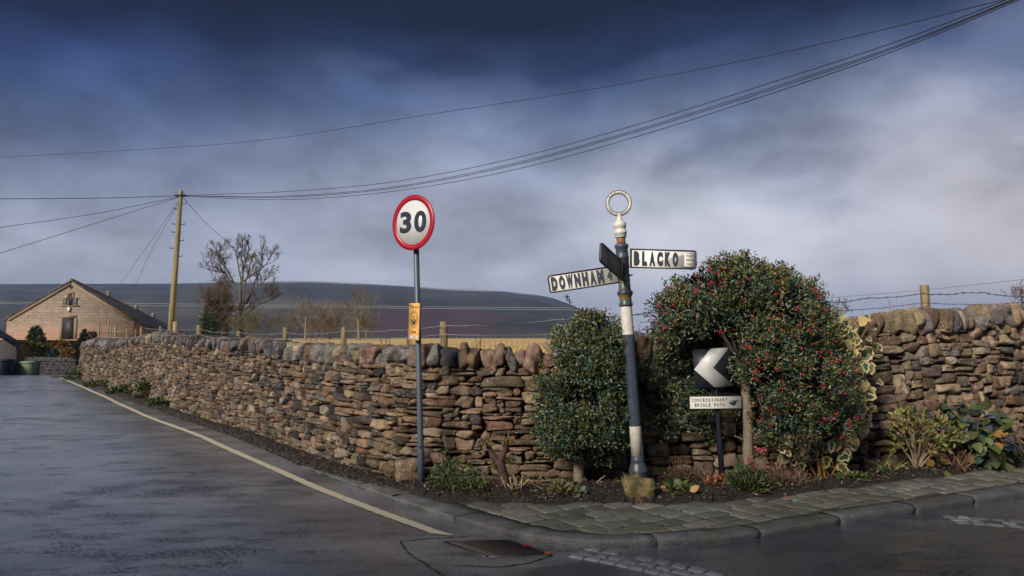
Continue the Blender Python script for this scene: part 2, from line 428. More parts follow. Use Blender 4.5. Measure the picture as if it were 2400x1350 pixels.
# soil of the verge and the planted bed -----------------------------------------
m, nt, b = new_mat('dark_soil'); t = NT(nt); c = t.coord()
n = t.noise(c, 24, 6, 0.7); n3 = t.noise(c, 90, 3, 0.7)
cc = t.ramp(n, [(.30, (.010, .009, .009)), (.55, (.030, .025, .023)), (.75, (.065, .050, .040))])
cc = t.mix(t.step(n3, .66, .72), cc, (.13, .10, .075))
t.l(cc, b.inputs['Base Color']); b.inputs['Roughness'].default_value = 0.8; t.bump(t.math('ADD', n, t.math('MULTIPLY', n3, .5)), 0.9, 0.03, b); SOIL = m
us = np.concatenate([np.linspace(122, 700, 150), np.linspace(704, 2790, 330)]); M_ = 14
V = []
rs = np.random.RandomState(3)
for u in us:
    a = gnd(u, float(interp(BEDV, u)), zp(u)); w_ = gnd(u, float(interp(WALLV, u)), zp(u)); w_ = w_ + unit([w_[0] * 0.2, 1, 0]) * 0.10
    for j in range(M_):
        f = j / (M_ - 1); p = a * (1 - f) + w_ * f
        if u < 690: p[2] = float(road_z(p[1])) + 0.02
        mound = math.sin(PI * min(1, f * 1.15 + .02)) * (0.05 if u > 950 else 0.03)
        p[2] += (-0.03 if j == 0 else 0.005) + mound + (0 if j in (0,) else rs.uniform(-.018, .022))
        p[:2] += rs.uniform(-.012, .012, 2) * (j > 0)
        V.append(p)
F = [(i * M_ + j, (i + 1) * M_ + j, (i + 1) * M_ + j + 1, i * M_ + j + 1) for i in range(len(us) - 1) for j in range(M_ - 1)]
struct(mesh_obj('soil_bed', V, F, None, SOIL, None, True))
def bed_point(u, f, lift=0.0):
    """point of the planted bed: f = 0 at the pavement, 1 at the wall"""
    a = gnd(u, float(interp(BEDV, u)), zp(u)); w_ = gnd(u, float(interp(WALLV, u)), zp(u))
    p = a * (1 - f) + w_ * f; p[2] += math.sin(PI * min(1, f * 1.15 + .02)) * 0.045 + lift
    return p

# kerb ----------------------------------------------------------------------------
m, nt, b = new_mat('gritstone_kerb'); t = NT(nt); c = t.coord(); a = t.attr()
n = t.noise(c, 5, 6, 0.65); n2 = t.noise(c, 70, 3, 0.6)
cc = t.mix(1.0, a, t.ramp(n, [(.3, .62), (.7, 1.3)]), 'MULTIPLY')
cc = t.mix(t.math('MULTIPLY', t.step(t.noise(c, 2.2, 5, .6), .50, .66), .55), cc, (.066, .075, .040))
cc = t.mix(t.step(t.noise(c, 26, 4, .7), .66, .72), cc, (.22, .22, .20))
t.l(cc, b.inputs['Base Color']); t.l(t.ramp(n, [(.3, .38), (.7, .62)]), b.inputs['Roughness'])
t.bump(t.math('ADD', n2, t.math('MULTIPLY', n, 1.6)), 0.8, 0.02, b); KERBM = m
kp = np.array([gnd(u, float(interp(KERBV, u)), 0) for u in np.linspace(690, 2790, 400)])
for _ in range(60): kp[1:-1] = 0.25 * kp[:-2] + 0.5 * kp[1:-1] + 0.25 * kp[2:]
seg = np.linalg.norm(np.diff(kp, axis=0), axis=1); S_ = np.concatenate([[0], np.cumsum(seg)])
KU = np.array([pix(p)[0] for p in kp])
def kerb_at(s):
    p = np.array([np.interp(s, S_, kp[:, i]) for i in range(3)]); q = np.array([np.interp(s + .05, S_, kp[:, i]) for i in range(3)]) - np.array([np.interp(s - .05, S_, kp[:, i]) for i in range(3)])
    tn = unit(q); return p, tn, np.array([-tn[1], tn[0], 0])           # normal points to the pavement
KH = [(690, .025), (862, .035), (1000, .05), (1150, .062), (1300, .066), (1750, .066), (2050, .085), (3000, .09)]
KWID = [(690, .30), (1000, .34), (1250, .24), (1450, .17), (1700, .20), (3000, .26)]
mb = MB(); s0 = 0.02; rs = np.random.RandomState(11)
joints = []
while s0 < S_[-1] - 0.2:
    L = rs.uniform(0.75, 1.15); s1 = min(s0 + L, S_[-1]); joints.append(s0)
    col = np.array([.138, .137, .144]) * rs.uniform(.75, 1.15) * np.array([1, rs.uniform(.98, 1.06), rs.uniform(.92, 1.04)])
    n_ = 12; V = []; prof_n = 8; dz = rs.uniform(-.006, .006); do = rs.uniform(-.008, .008); rg = 0.012
    for i in range(n_ + 1):
        f = i / n_; s = s0 + 0.003 + (s1 - s0 - 0.006) * f
        p, tn, nn = kerb_at(s); u = np.interp(s, S_, KU); h = float(interp(KH, u)) + dz; w_ = float(interp(KWID, u))
        e = 0.004 if i in (0, n_) else 0.0
        rd = 0.018 if u < 1150 else 0.03
        for (o_, z) in ((0.012, -0.06), (0.004, h * .25), (e, h - rd), (rd * .3 + e, h - rd * .3 - e), (rd + e, h - e * .6), (w_ * .5, h + .002 - e * .4), (w_ - .01, h - e * .4), (w_, -0.06)):
            jt = rs.normal(0, .0028, 3); q = p + nn * (o_ + do) + jt; q[2] = z + jt[2]
            V.append(q)
    F = [(i * 8 + j, (i + 1) * 8 + j, (i + 1) * 8 + j + 1, i * 8 + j + 1) for i in range(n_) for j in range(7)]
    F = [f[::-1] for f in F] + [tuple(range(8))[::-1], tuple(n_ * 8 + j for j in range(8))]
    mb.add(V, F, col); s0 = s1
struct(mb.build('kerb', KERBM, None, True))

# pavement: mortar sheet and stone setts -----------------------------------------
m, nt, b = new_mat('joint_dirt'); t = NT(nt); c = t.coord()
t.l(t.ramp(t.noise(c, 30, 5, .7), [(.35, (.030, .030, .030)), (.7, (.070, .074, .052))]), b.inputs['Base Color']); b.inputs['Roughness'].default_value = .9
DIRT = m
us = np.linspace(700, 2790, 260); V = []
ckS = np.interp(us, KU, S_)
back_pts = []
for u, s in zip(us, ckS):
    p, tn, nn = kerb_at(s); q = p + nn * (float(interp(KWID, u)) - 0.02); q[2] = zp(u) - 0.011
    a = gnd(u, float(interp(BEDV, u)), zp(u)); a = a + unit([a[0], a[1], 0]) * 0.06; a[2] = zp(u) - 0.011
    back_pts.append(q)
    for j in range(4): V.append(q * (1 - j / 3) + a * j / 3)
F = [(i * 4 + j, (i + 1) * 4 + j, (i + 1) * 4 + j + 1, i * 4 + j + 1) for i in range(len(us) - 1) for j in range(3)]
back_pts = np.array(back_pts)
pave_mb = MB(); pave_mb.add(V, F, (.02, .02, .018), 0)
m, nt, b = new_mat('mossy_sett'); t = NT(nt); c = t.coord(); a = t.attr()
n = t.noise(c, 7, 6, .65); n2 = t.noise(c, 60, 4, .65)
cc = t.mix(1.0, a, t.ramp(n, [(.3, .6), (.7, 1.3)]), 'MULTIPLY')
moss = t.step(t.math('ADD', t.math('MULTIPLY', t.noise(c, 1.1, 4, .6), .6), t.math('MULTIPLY', n, .4)), .46, .62)
cc = t.mix(t.math('MULTIPLY', moss, .62), cc, (.082, .093, .044))
spots = t.math('MULTIPLY', t.step(t.noise(c, 17, 4, .65), .65, .70), t.step(t.noise(c, 2.3, 2), .45, .6))
cc = t.mix(t.math('MULTIPLY', spots, .7), cc, (.33, .32, .28))
t.l(cc, b.inputs['Base Color']); t.l(t.ramp(n2, [(.3, .40), (.7, .70)]), b.inputs['Roughness'])
t.bump(t.math('ADD', n2, t.math('MULTIPLY', n, 1.2)), .6, .014, b); SETT = m

def sett(mb, quad, z, th, col, rs, mi=1, bev=.013, bulge=.003):
    """one worn sett: quad of plan corners -> bevelled, slightly domed block"""
    q = np.array(quad)[:, :2]; c = q.mean(0); k = 4
    ring = []
    for i in range(4):                                         # 4 points per side -> rounded corners
        a, b_ = q[i], q[(i + 1) % 4]
        for f in (0.10, 0.35, 0.65, 0.90):
            ring.append(a * (1 - f) + b_ * f + rs.normal(0, .003, 2))
    ring = np.array(ring); n = len(ring); V = []
    tilt = rs.normal(0, .006, 2)
    def lay(sc, zz):
        for p in ring:
            r = c + (p - c) * sc; V.append((r[0], r[1], zz + np.dot(r - c, tilt) + rs.normal(0, .0012)))
    size = np.linalg.norm(q - c, axis=1).mean()
    lay(1.0, z - th); lay(1.0, z - bev * .8); lay(1 - bev * .35 / size, z - bev * .25); lay(1 - bev / size, z); lay(.5, z + bulge * .7)
    V.append((c[0], c[1], z + bulge))
    F = []
    for r in range(4):
        for i in range(n): F.append((r * n + i, r * n + (i + 1) % n, (r + 1) * n + (i + 1) % n, (r + 1) * n + i))
    for i in range(n): F.append((4 * n + i, 4 * n + (i + 1) % n, 5 * n))
    mb.add(V, F, col, mi)

rs = np.random.RandomState(5)
ang = math.radians(33); ca, sa = math.cos(ang), math.sin(ang)
e1 = np.array([ca, sa]); e2 = np.array([-sa, ca])
gx, gy = 0.25, 0.18
bedY = lambda u: float(gnd(u, float(interp(BEDV, u)), zp(u))[1])
rowoff = {}
for j in range(-60, 90):
    off = rs.uniform(0, gx); x = -20.0
    while x < 25:
        wdt = gx * rs.uniform(.60, 1.40); y0 = j * gy; y1 = (j + 1) * gy
        qs = [e1 * (x + off + a) + e2 * (y0 + (y1 - y0) * b_) for a, b_ in ((0, 0), (wdt, 0), (wdt, 1), (0, 1))]
        cxy = np.mean(qs, axis=0)
        x += wdt
        if not (4.6 < cxy[1] < 12.5 and -3.8 < cxy[0] < 9.5): continue
        u, _ = pix((cxy[0], cxy[1], .1))
        if not 760 < u < 2780: continue
        d = np.linalg.norm(back_pts[:, :2] - cxy, axis=1); k = int(d.argmin())
        s = np.interp(us[k], KU, S_); p, tn, nn = kerb_at(s)
        inset = np.dot(np.r_[cxy, 0] - p, nn) - float(interp(KWID, us[k]))
        if inset < -0.02 or cxy[1] > bedY(u) + 0.05: continue
        jit = [np.array(q) + rs.normal(0, .013, 2) for q in qs]
        cm = np.mean(jit, axis=0); jit = [cm + (q - cm) * (1 - .008 / .16) for q in jit]
        for q in jit:                                            # keep clear of the kerb
            ins = np.dot(np.r_[q, 0] - p, nn) - float(interp(KWID, us[k])) - .008
            if ins < 0: q -= nn[:2] * ins
        col = np.array([.150, .154, .142]) * rs.uniform(.65, 1.4) * np.array([rs.uniform(.96, 1.06), 1, rs.uniform(.9, 1.06)])
        sett(pave_mb, jit, zp(u) + rs.uniform(-.002, .003), .05, col, rs)
struct(pave_mb.build('pavement', [DIRT, SETT], None, True))

# channel of small setts let into the carriageway ----------------------------------
m, nt, b = new_mat('granite_sett'); t = NT(nt); c = t.coord(); a = t.attr(); n = t.noise(c, 40, 4, .6)
t.l(t.mix(1.0, a, t.ramp(n, [(.3, .65), (.7, 1.25)]), 'MULTIPLY'), b.inputs['Base Color']); b.inputs['Roughness'].default_value = .5
t.bump(n, .5, .008, b); GRAN = m
arcs = [gnd(1352, 1292), gnd(1440, 1306), gnd(1540, 1327), gnd(1650, 1352), gnd(1800, 1392), gnd(2000, 1400), gnd(2140, 1350), gnd(2170, 1290), gnd(2215, 1217), gnd(2300, 1222), gnd(2400, 1230), gnd(2520, 1243)]
mb = MB(); rs = np.random.RandomState(9)
for run in (arcs[:5], arcs[8:]):
    A = np.array(run); sg = np.concatenate([[0], np.cumsum(np.linalg.norm(np.diff(A, axis=0), axis=1))])
    f = lambda s: np.array([np.interp(s, sg, A[:, i]) for i in range(3)])
    for row in (-1, 0, 1):
        s = rs.uniform(0, .06)
        while s < sg[-1] - .12:
            L = rs.uniform(.105, .15); p0, p1 = f(s), f(s + L); tn = unit(p1 - p0); nn = np.array([-tn[1], tn[0], 0])
            o0 = row * .112 - .056
            if row == 1 and run is arcs[8:]: s += L; continue
            qs = [p0 + nn * o0, p1 + nn * o0, p1 + nn * (o0 + .105), p0 + nn * (o0 + .105)]
            cm = np.mean(qs, axis=0); qs = [cm + (q - cm) * .90 + np.r_[rs.normal(0, .004, 2), 0] for q in qs]
            if rs.rand() > .06: sett(mb, qs, .006 + rs.uniform(-.002, .003), .03, np.array([.19, .20, .22]) * rs.uniform(.7, 1.25), rs, 0, .012, .004)
            s += L
struct(mb.build('sett_channel', GRAN, None, True))
# ------------------------------------------------------------------ dry stone wall
m, nt, b = new_mat('wall_gritstone'); t = NT(nt); c = t.coord(); a = t.attr()
n = t.noise(c, 9, 5, .62); n2 = t.noise(c, 55, 5, .7); n3 = t.noise(c, 3.0, 3, .6)
cc = t.mix(1.0, a, t.ramp(n, [(.28, .42), (.5, .92), (.74, 1.38)]), 'MULTIPLY')
cc = t.mix(1.0, cc, t.ramp(n2, [(.25, .55), (.7, 1.25)]), 'MULTIPLY')
lich = t.math('MULTIPLY', t.step(t.noise(c, 38, 4, .72), .575, .63), t.step(t.noise(c, 4.2, 3), .40, .56))
cc = t.mix(t.math('MULTIPLY', lich, .72), cc, (.50, .47, .40))
soot = t.math('MULTIPLY', t.step(t.noise(c, 15, 5, .7), .57, .70), t.step(n3, .46, .62))
cc = t.mix(t.math('MULTIPLY', soot, .75), cc, (.028, .026, .030))
t.l(cc, b.inputs['Base Color']); b.inputs['Roughness'].default_value = .86; b.inputs['Specular IOR Level'].default_value = .25
t.bump(t.math('ADD', t.math('MULTIPLY', n, .9), n2), .95, .024, b); STONE = m

TOPV = [(120, 850), (154, 842), (170, 815), (193, 797), (240, 799), (300, 790), (355, 780), (400, 787), (489, 793), (578, 797), (652, 811), (718, 810), (837, 810), (926, 811), (970, 813),
        (1015, 812), (1059, 815), (1130, 817), (1252, 818), (1400, 808), (1500, 794), (1700, 772), (1900, 748), (1987, 741), (2113, 732), (2184, 727), (2240, 719), (2300, 721), (2400, 713), (2800, 690)]
ctrl = [walk(WALLV, u, lambda q: zp(q)) for u in np.concatenate([np.linspace(165, 1240, 90), np.linspace(1250, 2790, 110)])]
ctrl = [np.array([-14.9, 30.6, 0]), np.array([-15.8, 29.4, 0]), np.array([-16.35, 28.3, 0])] + ctrl[1:]
ctrl = np.array(ctrl); zbase = ctrl[:, 2].copy(); zbase[0:3] = -.05
sgl = np.concatenate([[0], np.cumsum(np.linalg.norm(np.diff(ctrl[:, :2], axis=0), axis=1))])
WS = np.arange(0, sgl[-1], 0.05)
WP = np.stack([np.interp(WS, sgl, ctrl[:, i]) for i in range(2)], 1); WZ = np.interp(WS, sgl, zbase)
for _ in range(25): WP[1:-1] = .25 * WP[:-2] + .5 * WP[1:-1] + .25 * WP[2:]
WT = np.gradient(WP, axis=0); WT /= np.linalg.norm(WT, axis=1, keepdims=True)
WN = np.stack([WT[:, 1], -WT[:, 0]], 1)                        # towards the road / viewer
WU = np.array([pix((p[0], p[1], z))[0] for p, z in zip(WP, WZ)])
WTOP = np.array([EYE + (790 - float(interp(TOPV, u))) * (p[1] + 0.12) / FPX for p, u in zip(WP, WU)])
k0 = int(np.argmin(np.abs(WS - 2.6))); WTOP[:k0] = np.minimum(WTOP[:k0], np.linspace(1.15, WTOP[k0], k0))
WTOP = np.convolve(np.pad(WTOP, 4, mode='edge'), np.ones(9) / 9, mode='valid')
CH = np.interp(WU, [150, 700, 1000, 1250, 1900, 2400], [.21, .22, .22, .24, .28, .28])
def wf(s):
    g = lambda A: np.interp(s, WS, A)
    return np.array([g(WP[:, 0]), g(WP[:, 1])]), np.array([g(WT[:, 0]), g(WT[:, 1])]), np.array([g(WN[:, 0]), g(WN[:, 1])]), g(WZ), g(WTOP), g(CH), g(WU)
BAT = 0.10
def wall_pt(s, z, out=0.0):
    p, tn, nn, zb, zt, ch, u = wf(s)
    q = p + nn * (out - BAT * (z - zb)); return np.array([q[0], q[1], z])

# rounded-block template (cube sphere)
def cube_sphere(n):
    vs = {}; V = []; F = []
    def vid(p):
        k = tuple(np.round(p, 5))
        if k not in vs: vs[k] = len(V); V.append(p)
        return vs[k]
    g = np.linspace(-1, 1, n + 1)
    for ax in range(3):
        for sg in (-1, 1):
            for i in range(n):
                for j in range(n):
                    q = []
                    for (a_, b_) in ((i, j), (i + 1, j), (i + 1, j + 1), (i, j + 1)):
                        p = np.zeros(3); p[ax] = sg; p[(ax + 1) % 3] = g[a_]; p[(ax + 2) % 3] = g[b_]; q.append(vid(p))
                    F.append(tuple(q) if sg > 0 else tuple(q[::-1]))
    V = np.array(V); return V, F
CSV, CSF = cube_sphere(6); CSVf, _f = cube_sphere(8); CSFf = _f
def rock(sx, sy, sz, rs, p=5.0, rough=.06, chops=4, fine=False, taper=0.0, skew=0.0):
    """local stone, half sizes sx, sy, sz: rounded block, chipped by planes"""
    D = (CSVf if fine else CSV).copy()
    D = D / (np.abs(D) ** p).sum(1, keepdims=True) ** (1 / p)
    for _ in range(chops):
        nrm = rs.normal(size=3) * np.array([1, 1, .75]); nrm /= np.linalg.norm(nrm)
        sup = (D @ nrm).max(); d = sup * rs.uniform(.60, .92); e = D @ nrm - d
        D -= np.outer(np.clip(e, 0, None), nrm) * rs.uniform(.75, 1.0)
    for _ in range(3):
        k = rs.normal(size=3) * rs.uniform(1.5, 4.0); ph = rs.uniform(0, 6.28)
        D *= (1 + rough * np.sin(D @ k + ph))[:, None]
    D += rs.normal(0, .022, D.shape)
    D[:, 0] *= 1 + taper * D[:, 1]; D[:, 1] += skew * D[:, 0]
    return D * np.array([sx, sy, sz])
def place(L, c, tn, nn, up, roll=0.0, yaw=0.0):
    cr, sr = math.cos(roll), math.sin(roll); x = L[:, 0] * cr - L[:, 1] * sr; y = L[:, 0] * sr + L[:, 1] * cr; z = L[:, 2]
    cy_, sy_ = math.cos(yaw), math.sin(yaw); x, z = x * cy_ + z * sy_, -x * sy_ + z * cy_
    return c + np.outer(x, tn) + np.outer(y, up) + np.outer(z, nn)
PAL = {'brown': (.185, .125, .082), 'tan': (.29, .215, .135), 'pink': (.265, .178, .132), 'rust': (.22, .115, .072), 'grey': (.185, .17, .155), 'dark': (.050, .046, .050), 'olive': (.17, .16, .10), 'pale': (.34, .29, .21), 'slate': (.10, .095, .105)}
def stone_col(u, z01, rs):
    if u < 620: w = dict(brown=.34, tan=.14, pink=.07, rust=.08, grey=.16, dark=.07, slate=.12, pale=.04)
    elif u < 860: w = dict(brown=.28, tan=.13, pink=.12, rust=.10, grey=.13, dark=.15, slate=.10, pale=.03)
    elif u < 1400: w = dict(brown=.25, tan=.22, pink=.22, rust=.11, grey=.09, dark=.03, slate=.03, pale=.05)
    else: w = dict(brown=.24, tan=.30, pink=.13, rust=.07, grey=.10, dark=.05, slate=.02, pale=.09)
    if z01 < .18: w['olive'] = .35
    ks = list(w); pr = np.array([w[k] for k in ks]); c = np.array(PAL[ks[rs.choice(len(ks), p=pr / pr.sum())]])
    c = c * .58 + np.array([.200, .146, .099]) * (c.mean() / .149) * .42
    return c * rs.uniform(.50, 1.28) * (.88 if u < 700 else 1.06) * (1 + rs.normal(0, .035, 3))

rs = np.random.RandomState(21)
cell = .01; NS = int(WS[-1] / cell); sgrid = np.arange(NS) * cell
zb_ = np.interp(sgrid, WS, WZ) - .08; zt_ = np.interp(sgrid, WS, WTOP - CH) + .01; ug = np.interp(sgrid, WS, WU)
Hh = zb_ + 0.0
stones = []
active = np.ones(NS, bool)
guard = 0
while active.any() and guard < 60000:
    guard += 1
    rel = np.where(active, Hh - zb_ , 1e9); i = int(rel.argmin()); h0 = Hh[i]
    a_ = i
    while a_ > 0 and active[a_ - 1] and abs(Hh[a_ - 1] - h0) < .012: a_ -= 1
    b_ = i
    while b_ < NS - 1 and active[b_ + 1] and abs(Hh[b_ + 1] - h0) < .012: b_ += 1
    run = (b_ - a_ + 1) * cell; u = ug[i]
    far = np.clip((700 - u) / 400, 0, 1); right = 1.0 if u > 1400 else 0.0
    z01 = (h0 - zb_[i]) / max(zt_[i] - zb_[i], .1)
    w_ = rs.gamma(3.2, .052 - .012 * far) + .06
    if z01 < .15: w_ *= 1.25
    w_ = min(w_, .52)
    h_ = rs.gamma(7, .0098 + .0030 * right) + .022 + .010 * right + (.04 if z01 < .12 else 0) - .006 * far
    if w_ > .33: h_ *= rs.uniform(.65, 1.0)
    if rs.rand() < (.07 if right else .10) and z01 > .1: h_ = rs.uniform(.03, .055)
    h_ = min(max(h_, .028), .25)
    if run < w_ * 1.45: w_ = run; x0 = a_
    else: x0 = a_ if rs.rand() < .6 or a_ == 0 else b_ + 1 - int(w_ / cell)
    n_ = max(1, int(round(w_ / cell))); x0 = max(a_, min(x0, b_ + 1 - n_)); sl_ = slice(x0, x0 + n_)
    if w_ < .05: h_ = min(h_, .05)
    # meet the neighbour's top when close, so loose courses form
    for nb in (x0 - 1, x0 + n_):
        if 0 <= nb < NS and abs(Hh[nb] - (h0 + h_)) < .028 and Hh[nb] > h0 + .025: h_ = Hh[nb] - h0
    lim = zt_[min(x0 + n_ // 2, NS - 1)]
    if h0 + h_ > lim - .03: h_ = max(lim - h0, .02)
    stones.append((x0 * cell + w_ / 2, h0 + h_ / 2, w_, h_, z01))
    Hh[sl_] = h0 + h_
    active[sl_] = Hh[sl_] < zt_[sl_] - .012
mb = MB()
for (s, z, w_, h_, z01) in stones:
    p, tn, nn, zb, zt, ch, u = wf(s)
    if u < 100 or u > 2760: pass
    T3 = np.r_[tn, 0]; N3 = unit(np.r_[nn, BAT]); U3 = unit(np.cross(T3, N3)); U3 = U3 if U3[2] > 0 else -U3
    out = rs.normal(-.012, .017); d = .15
    big = w_ > .12
    L = rock(w_ / 2 * 1.01, h_ / 2 * 1.04, d, rs, p=rs.uniform(5.0, 12.0), rough=rs.uniform(.02, .055), chops=rs.randint(4, 9), fine=(u > 650 and big), taper=rs.uniform(-.14, .14), skew=rs.uniform(-.10, .10) * min(1, h_ / w_ * 1.6))
    c = wall_pt(s, z, out - d)
    mb.add(place(L, c, T3, N3, U3, roll=rs.normal(0, .035), yaw=rs.normal(0, .07)), CSFf if (u > 650 and big) else CSF, stone_col(u, z01, rs))
# rubble heart of the wall behind the face
V = []; k = 0
idx = range(0, len(WS), 6)
for i in idx:
    s = WS[i]; zt = WTOP[i] - CH[i] + .02; zb = WZ[i]
    for (z, o) in ((zb - .3, -.13), (zt, -.13), (zt, -.48), (zb - .3, -.62)):
        q = wall_pt(s, z, o); V.append(q)
nI = len(list(idx))
F = [(i * 4 + j, i * 4 + j + 1, (i + 1) * 4 + j + 1, (i + 1) * 4 + j) for i in range(nI - 1) for j in range(3)]
mb.add(V, F, (.022, .019, .018))
WALL = thing('dry_stone_wall', 'brown dry stone wall with upright coping stones bending round the road corner', 'wall', wall_pt(8.0, 0.0))
mb.build('stonework', STONE, WALL, True)
# coping: upright stones on edge
rs = np.random.RandomState(33); s = 0.55; cops = []
while s < WS[-1] - .1:
    p, tn, nn, zb, zt, ch, u = wf(s)
    w_ = rs.uniform(.10, .19) * (1.05 if u > 1900 else 1.0)
    if 1000 < u < 1030: w_ = .30
    cops.append((s + w_ / 2, w_)); s += w_ * rs.uniform(.84, .96)
far_mb = MB(); nparts = 0
for (s, w_) in cops:
    p, tn, nn, zb, zt, ch, u = wf(s)
    near = u > 560 and u < 2620
    T3 = np.r_[tn, 0]; N3 = np.r_[nn, 0]; U3 = np.array([0, 0, 1.0])
    h_ = ch * (rs.uniform(.92, 1.30) if u < 1900 else rs.uniform(.85, 1.12)) if rs.rand() > .12 else ch * rs.uniform(.65, .85)
    lean = rs.normal(-.36 if u < 900 else (.05 if u < 1500 else .14), .16)
    pnt = rs.rand() < .25
    L = rock(w_ / 2 * 1.12, h_ / 2 * 1.05, rs.uniform(.17, .22), rs, p=rs.uniform(3.2, 6.5), rough=.06, chops=rs.randint(5, 10), fine=True, taper=rs.uniform(-.42, -.2) if pnt else rs.uniform(-.2, .12), skew=rs.uniform(-.22, .22))
    c = wall_pt(s, zt - ch + h_ / 2 - .015, -.17 + rs.normal(0, .025))
    if u < 800: w = dict(grey=.32, slate=.33, dark=.16, brown=.14, pale=.05)
    elif u < 1030: w = dict(grey=.38, slate=.22, brown=.22, olive=.1, pink=.08)
    elif u < 1400: w = dict(pink=.5, tan=.18, brown=.2, grey=.12)
    else: w = dict(tan=.36, brown=.2, grey=.24, pale=.08, slate=.07, dark=.05)
    ks = list(w); pr = np.array([w[k] for k in ks]); col = np.array(PAL[ks[rs.choice(len(ks), p=pr / pr.sum())]]) * rs.uniform(.8, 1.2)
    if w_ == .30: col = np.array(PAL['slate']) * .8; h_ = ch * 1.3
    col = col * (1 + rs.normal(0, .04, 3))
    Vv = place(L, c, T3, N3, U3, roll=lean, yaw=rs.normal(0, .12))
    if near and nparts < 98:
        q = MB(); q.add(Vv, CSFf, col); q.build('coping_stone', STONE, WALL, True); nparts += 1
    else: far_mb.add(Vv, CSFf, col)
tag(far_mb.build('coping', STONE, WALL, True), kind='stuff')
print('stones', len(stones), 'cops', len(cops), nparts)

# boulder at the foot by the speed limit post
def boulder(name, c, size, col, seed, label, p=3.0):
    rs = np.random.RandomState(seed); L = rock(size[0], size[2], size[1], rs, p=p, rough=.05, chops=5, fine=True)
    q = MB(); q.add(place(L, np.asarray(c), np.array([1., 0, 0]), np.array([0, -1., 0]), np.array([0, 0, 1.])), CSFf, col)
    o = q.build(name, STONE, None, True); return tag(o, label, 'boulder')
boulder('boulder', bed_point(957, .62) + [0, .02, .10], (.15, .12, .13), (.27, .19, .125), 4, 'rounded sandstone boulder at the wall foot beside the speed limit post', 2.5)

# field behind the wall ---------------------------------------------------------------
m, nt, b = new_mat('winter_grass_field'); t = NT(nt); c = t.coord()
n = t.noise(c, .7, 6, .65); n2 = t.noise(c, 9, 4, .7)
cc = t.ramp(n, [(.32, (.40, .28, .10)), (.5, (.56, .39, .155)), (.68, (.66, .48, .21))])
cc = t.mix(1.0, cc, t.ramp(n2, [(.3, .65), (.7, 1.25)]), 'MULTIPLY')
t.l(cc, b.inputs['Base Color']); b.inputs['Roughness'].default_value = .95; t.bump(n2, .8, .06, b); FIELD = m
poly = [tuple(wall_pt(s, 1.3, -.42)[:2]) for s in np.arange(.8, WS[-1], .4)] + [(40, 14), (60, 60), (70, 112), (-85, 112), (-70, 72), (-33, 52), (-18.5, 38), (-14.8, 31.5)]
tr = tessellate_polygon([[Vector((x, y, 0)) for x, y in poly]])
def field_z(x, y): return 1.30 + .10 * np.clip((np.hypot(x, y) - 8) / 40, 0, 1)
V = [(x, y, float(field_z(x, y))) for x, y in poly]
F = []
for q in tr:
    a_, b_, c_ = [poly[i] for i in q]
    F.append(tuple(q) if (b_[0] - a_[0]) * (c_[1] - a_[1]) - (c_[0] - a_[0]) * (b_[1] - a_[1]) > 0 else (q[0], q[2], q[1]))
struct(mesh_obj('field', V, F, None, FIELD, None, False))
# grass blades along the near edge of the field
GB = np.array([(0, -.06, 0), (0, .06, 0), (.55, .045, .03), (.55, -.045, .03), (1, 0, .12)]); GBF = [(0, 1, 2, 3), (3, 2, 4)]
rs = np.random.RandomState(8); n = 5500
ss = rs.uniform(1.0, WS[-1] - .3, n); dd = rs.gamma(1.2, 3.5, n) + .45
P = np.array([wall_pt(s, 1.3, -d) for s, d in zip(ss, dd)]); P[:, 2] = field_z(P[:, 0], P[:, 1]) - .01
keep = (P[:, 1] < 45) & (np.array([pix(p)[0] for p in P]) > 470); P = P[keep]; n = len(P)
D = rs.normal(size=(n, 3)) * .5 + np.array([0, 0, 1.0]); cols = np.array([(.62, .44, .18)]) * rs.uniform(.55, 1.25, (n, 1)) * (1 + rs.normal(0, .07, (n, 3)))
v, f, cc_ = leaf_mesh(GB, GBF, P, D, rnd_unit(n, rs), rs.uniform(.05, .14, n), cols)
STRAW = leaf_mat('dry_grass_blade', .8, .2, .25)
struct(mesh_obj('field_grass', v, f, cc_, STRAW), 'stuff', 'short straw coloured grass of the field behind the wall', 'grass')

# hill ---------------------------------------------------------------------------------
SIL = [(-3000, 700), (-800, 672), (0, 666), (170, 665), (400, 665), (520, 662), (650, 659), (760, 660), (900, 668), (1050, 677), (1180, 683), (1260, 691), (1300, 700), (1350, 719), (1400, 742), (1450, 764), (1500, 779), (1560, 787), (1800, 790), (4000, 792)]
m, nt, b = new_mat('moorland'); t = NT(nt); c = t.coord('Object', (.004, .004, .012)); cg = t.coord()
n = t.math('ADD', t.math('MULTIPLY', t.noise(c, 1.0, 7, .65, .4), .8), t.math('MULTIPLY', t.noise(t.coord('Object', (.011, .011, .011)), 1.0, 6, .65, .6), .2)); sp = t.n('ShaderNodeSeparateXYZ'); t.l(cg, sp.inputs[0])
cc = t.ramp(n, [(.36, (.020, .024, .024)), (.5, (.052, .054, .050)), (.66, (.110, .102, .088))])
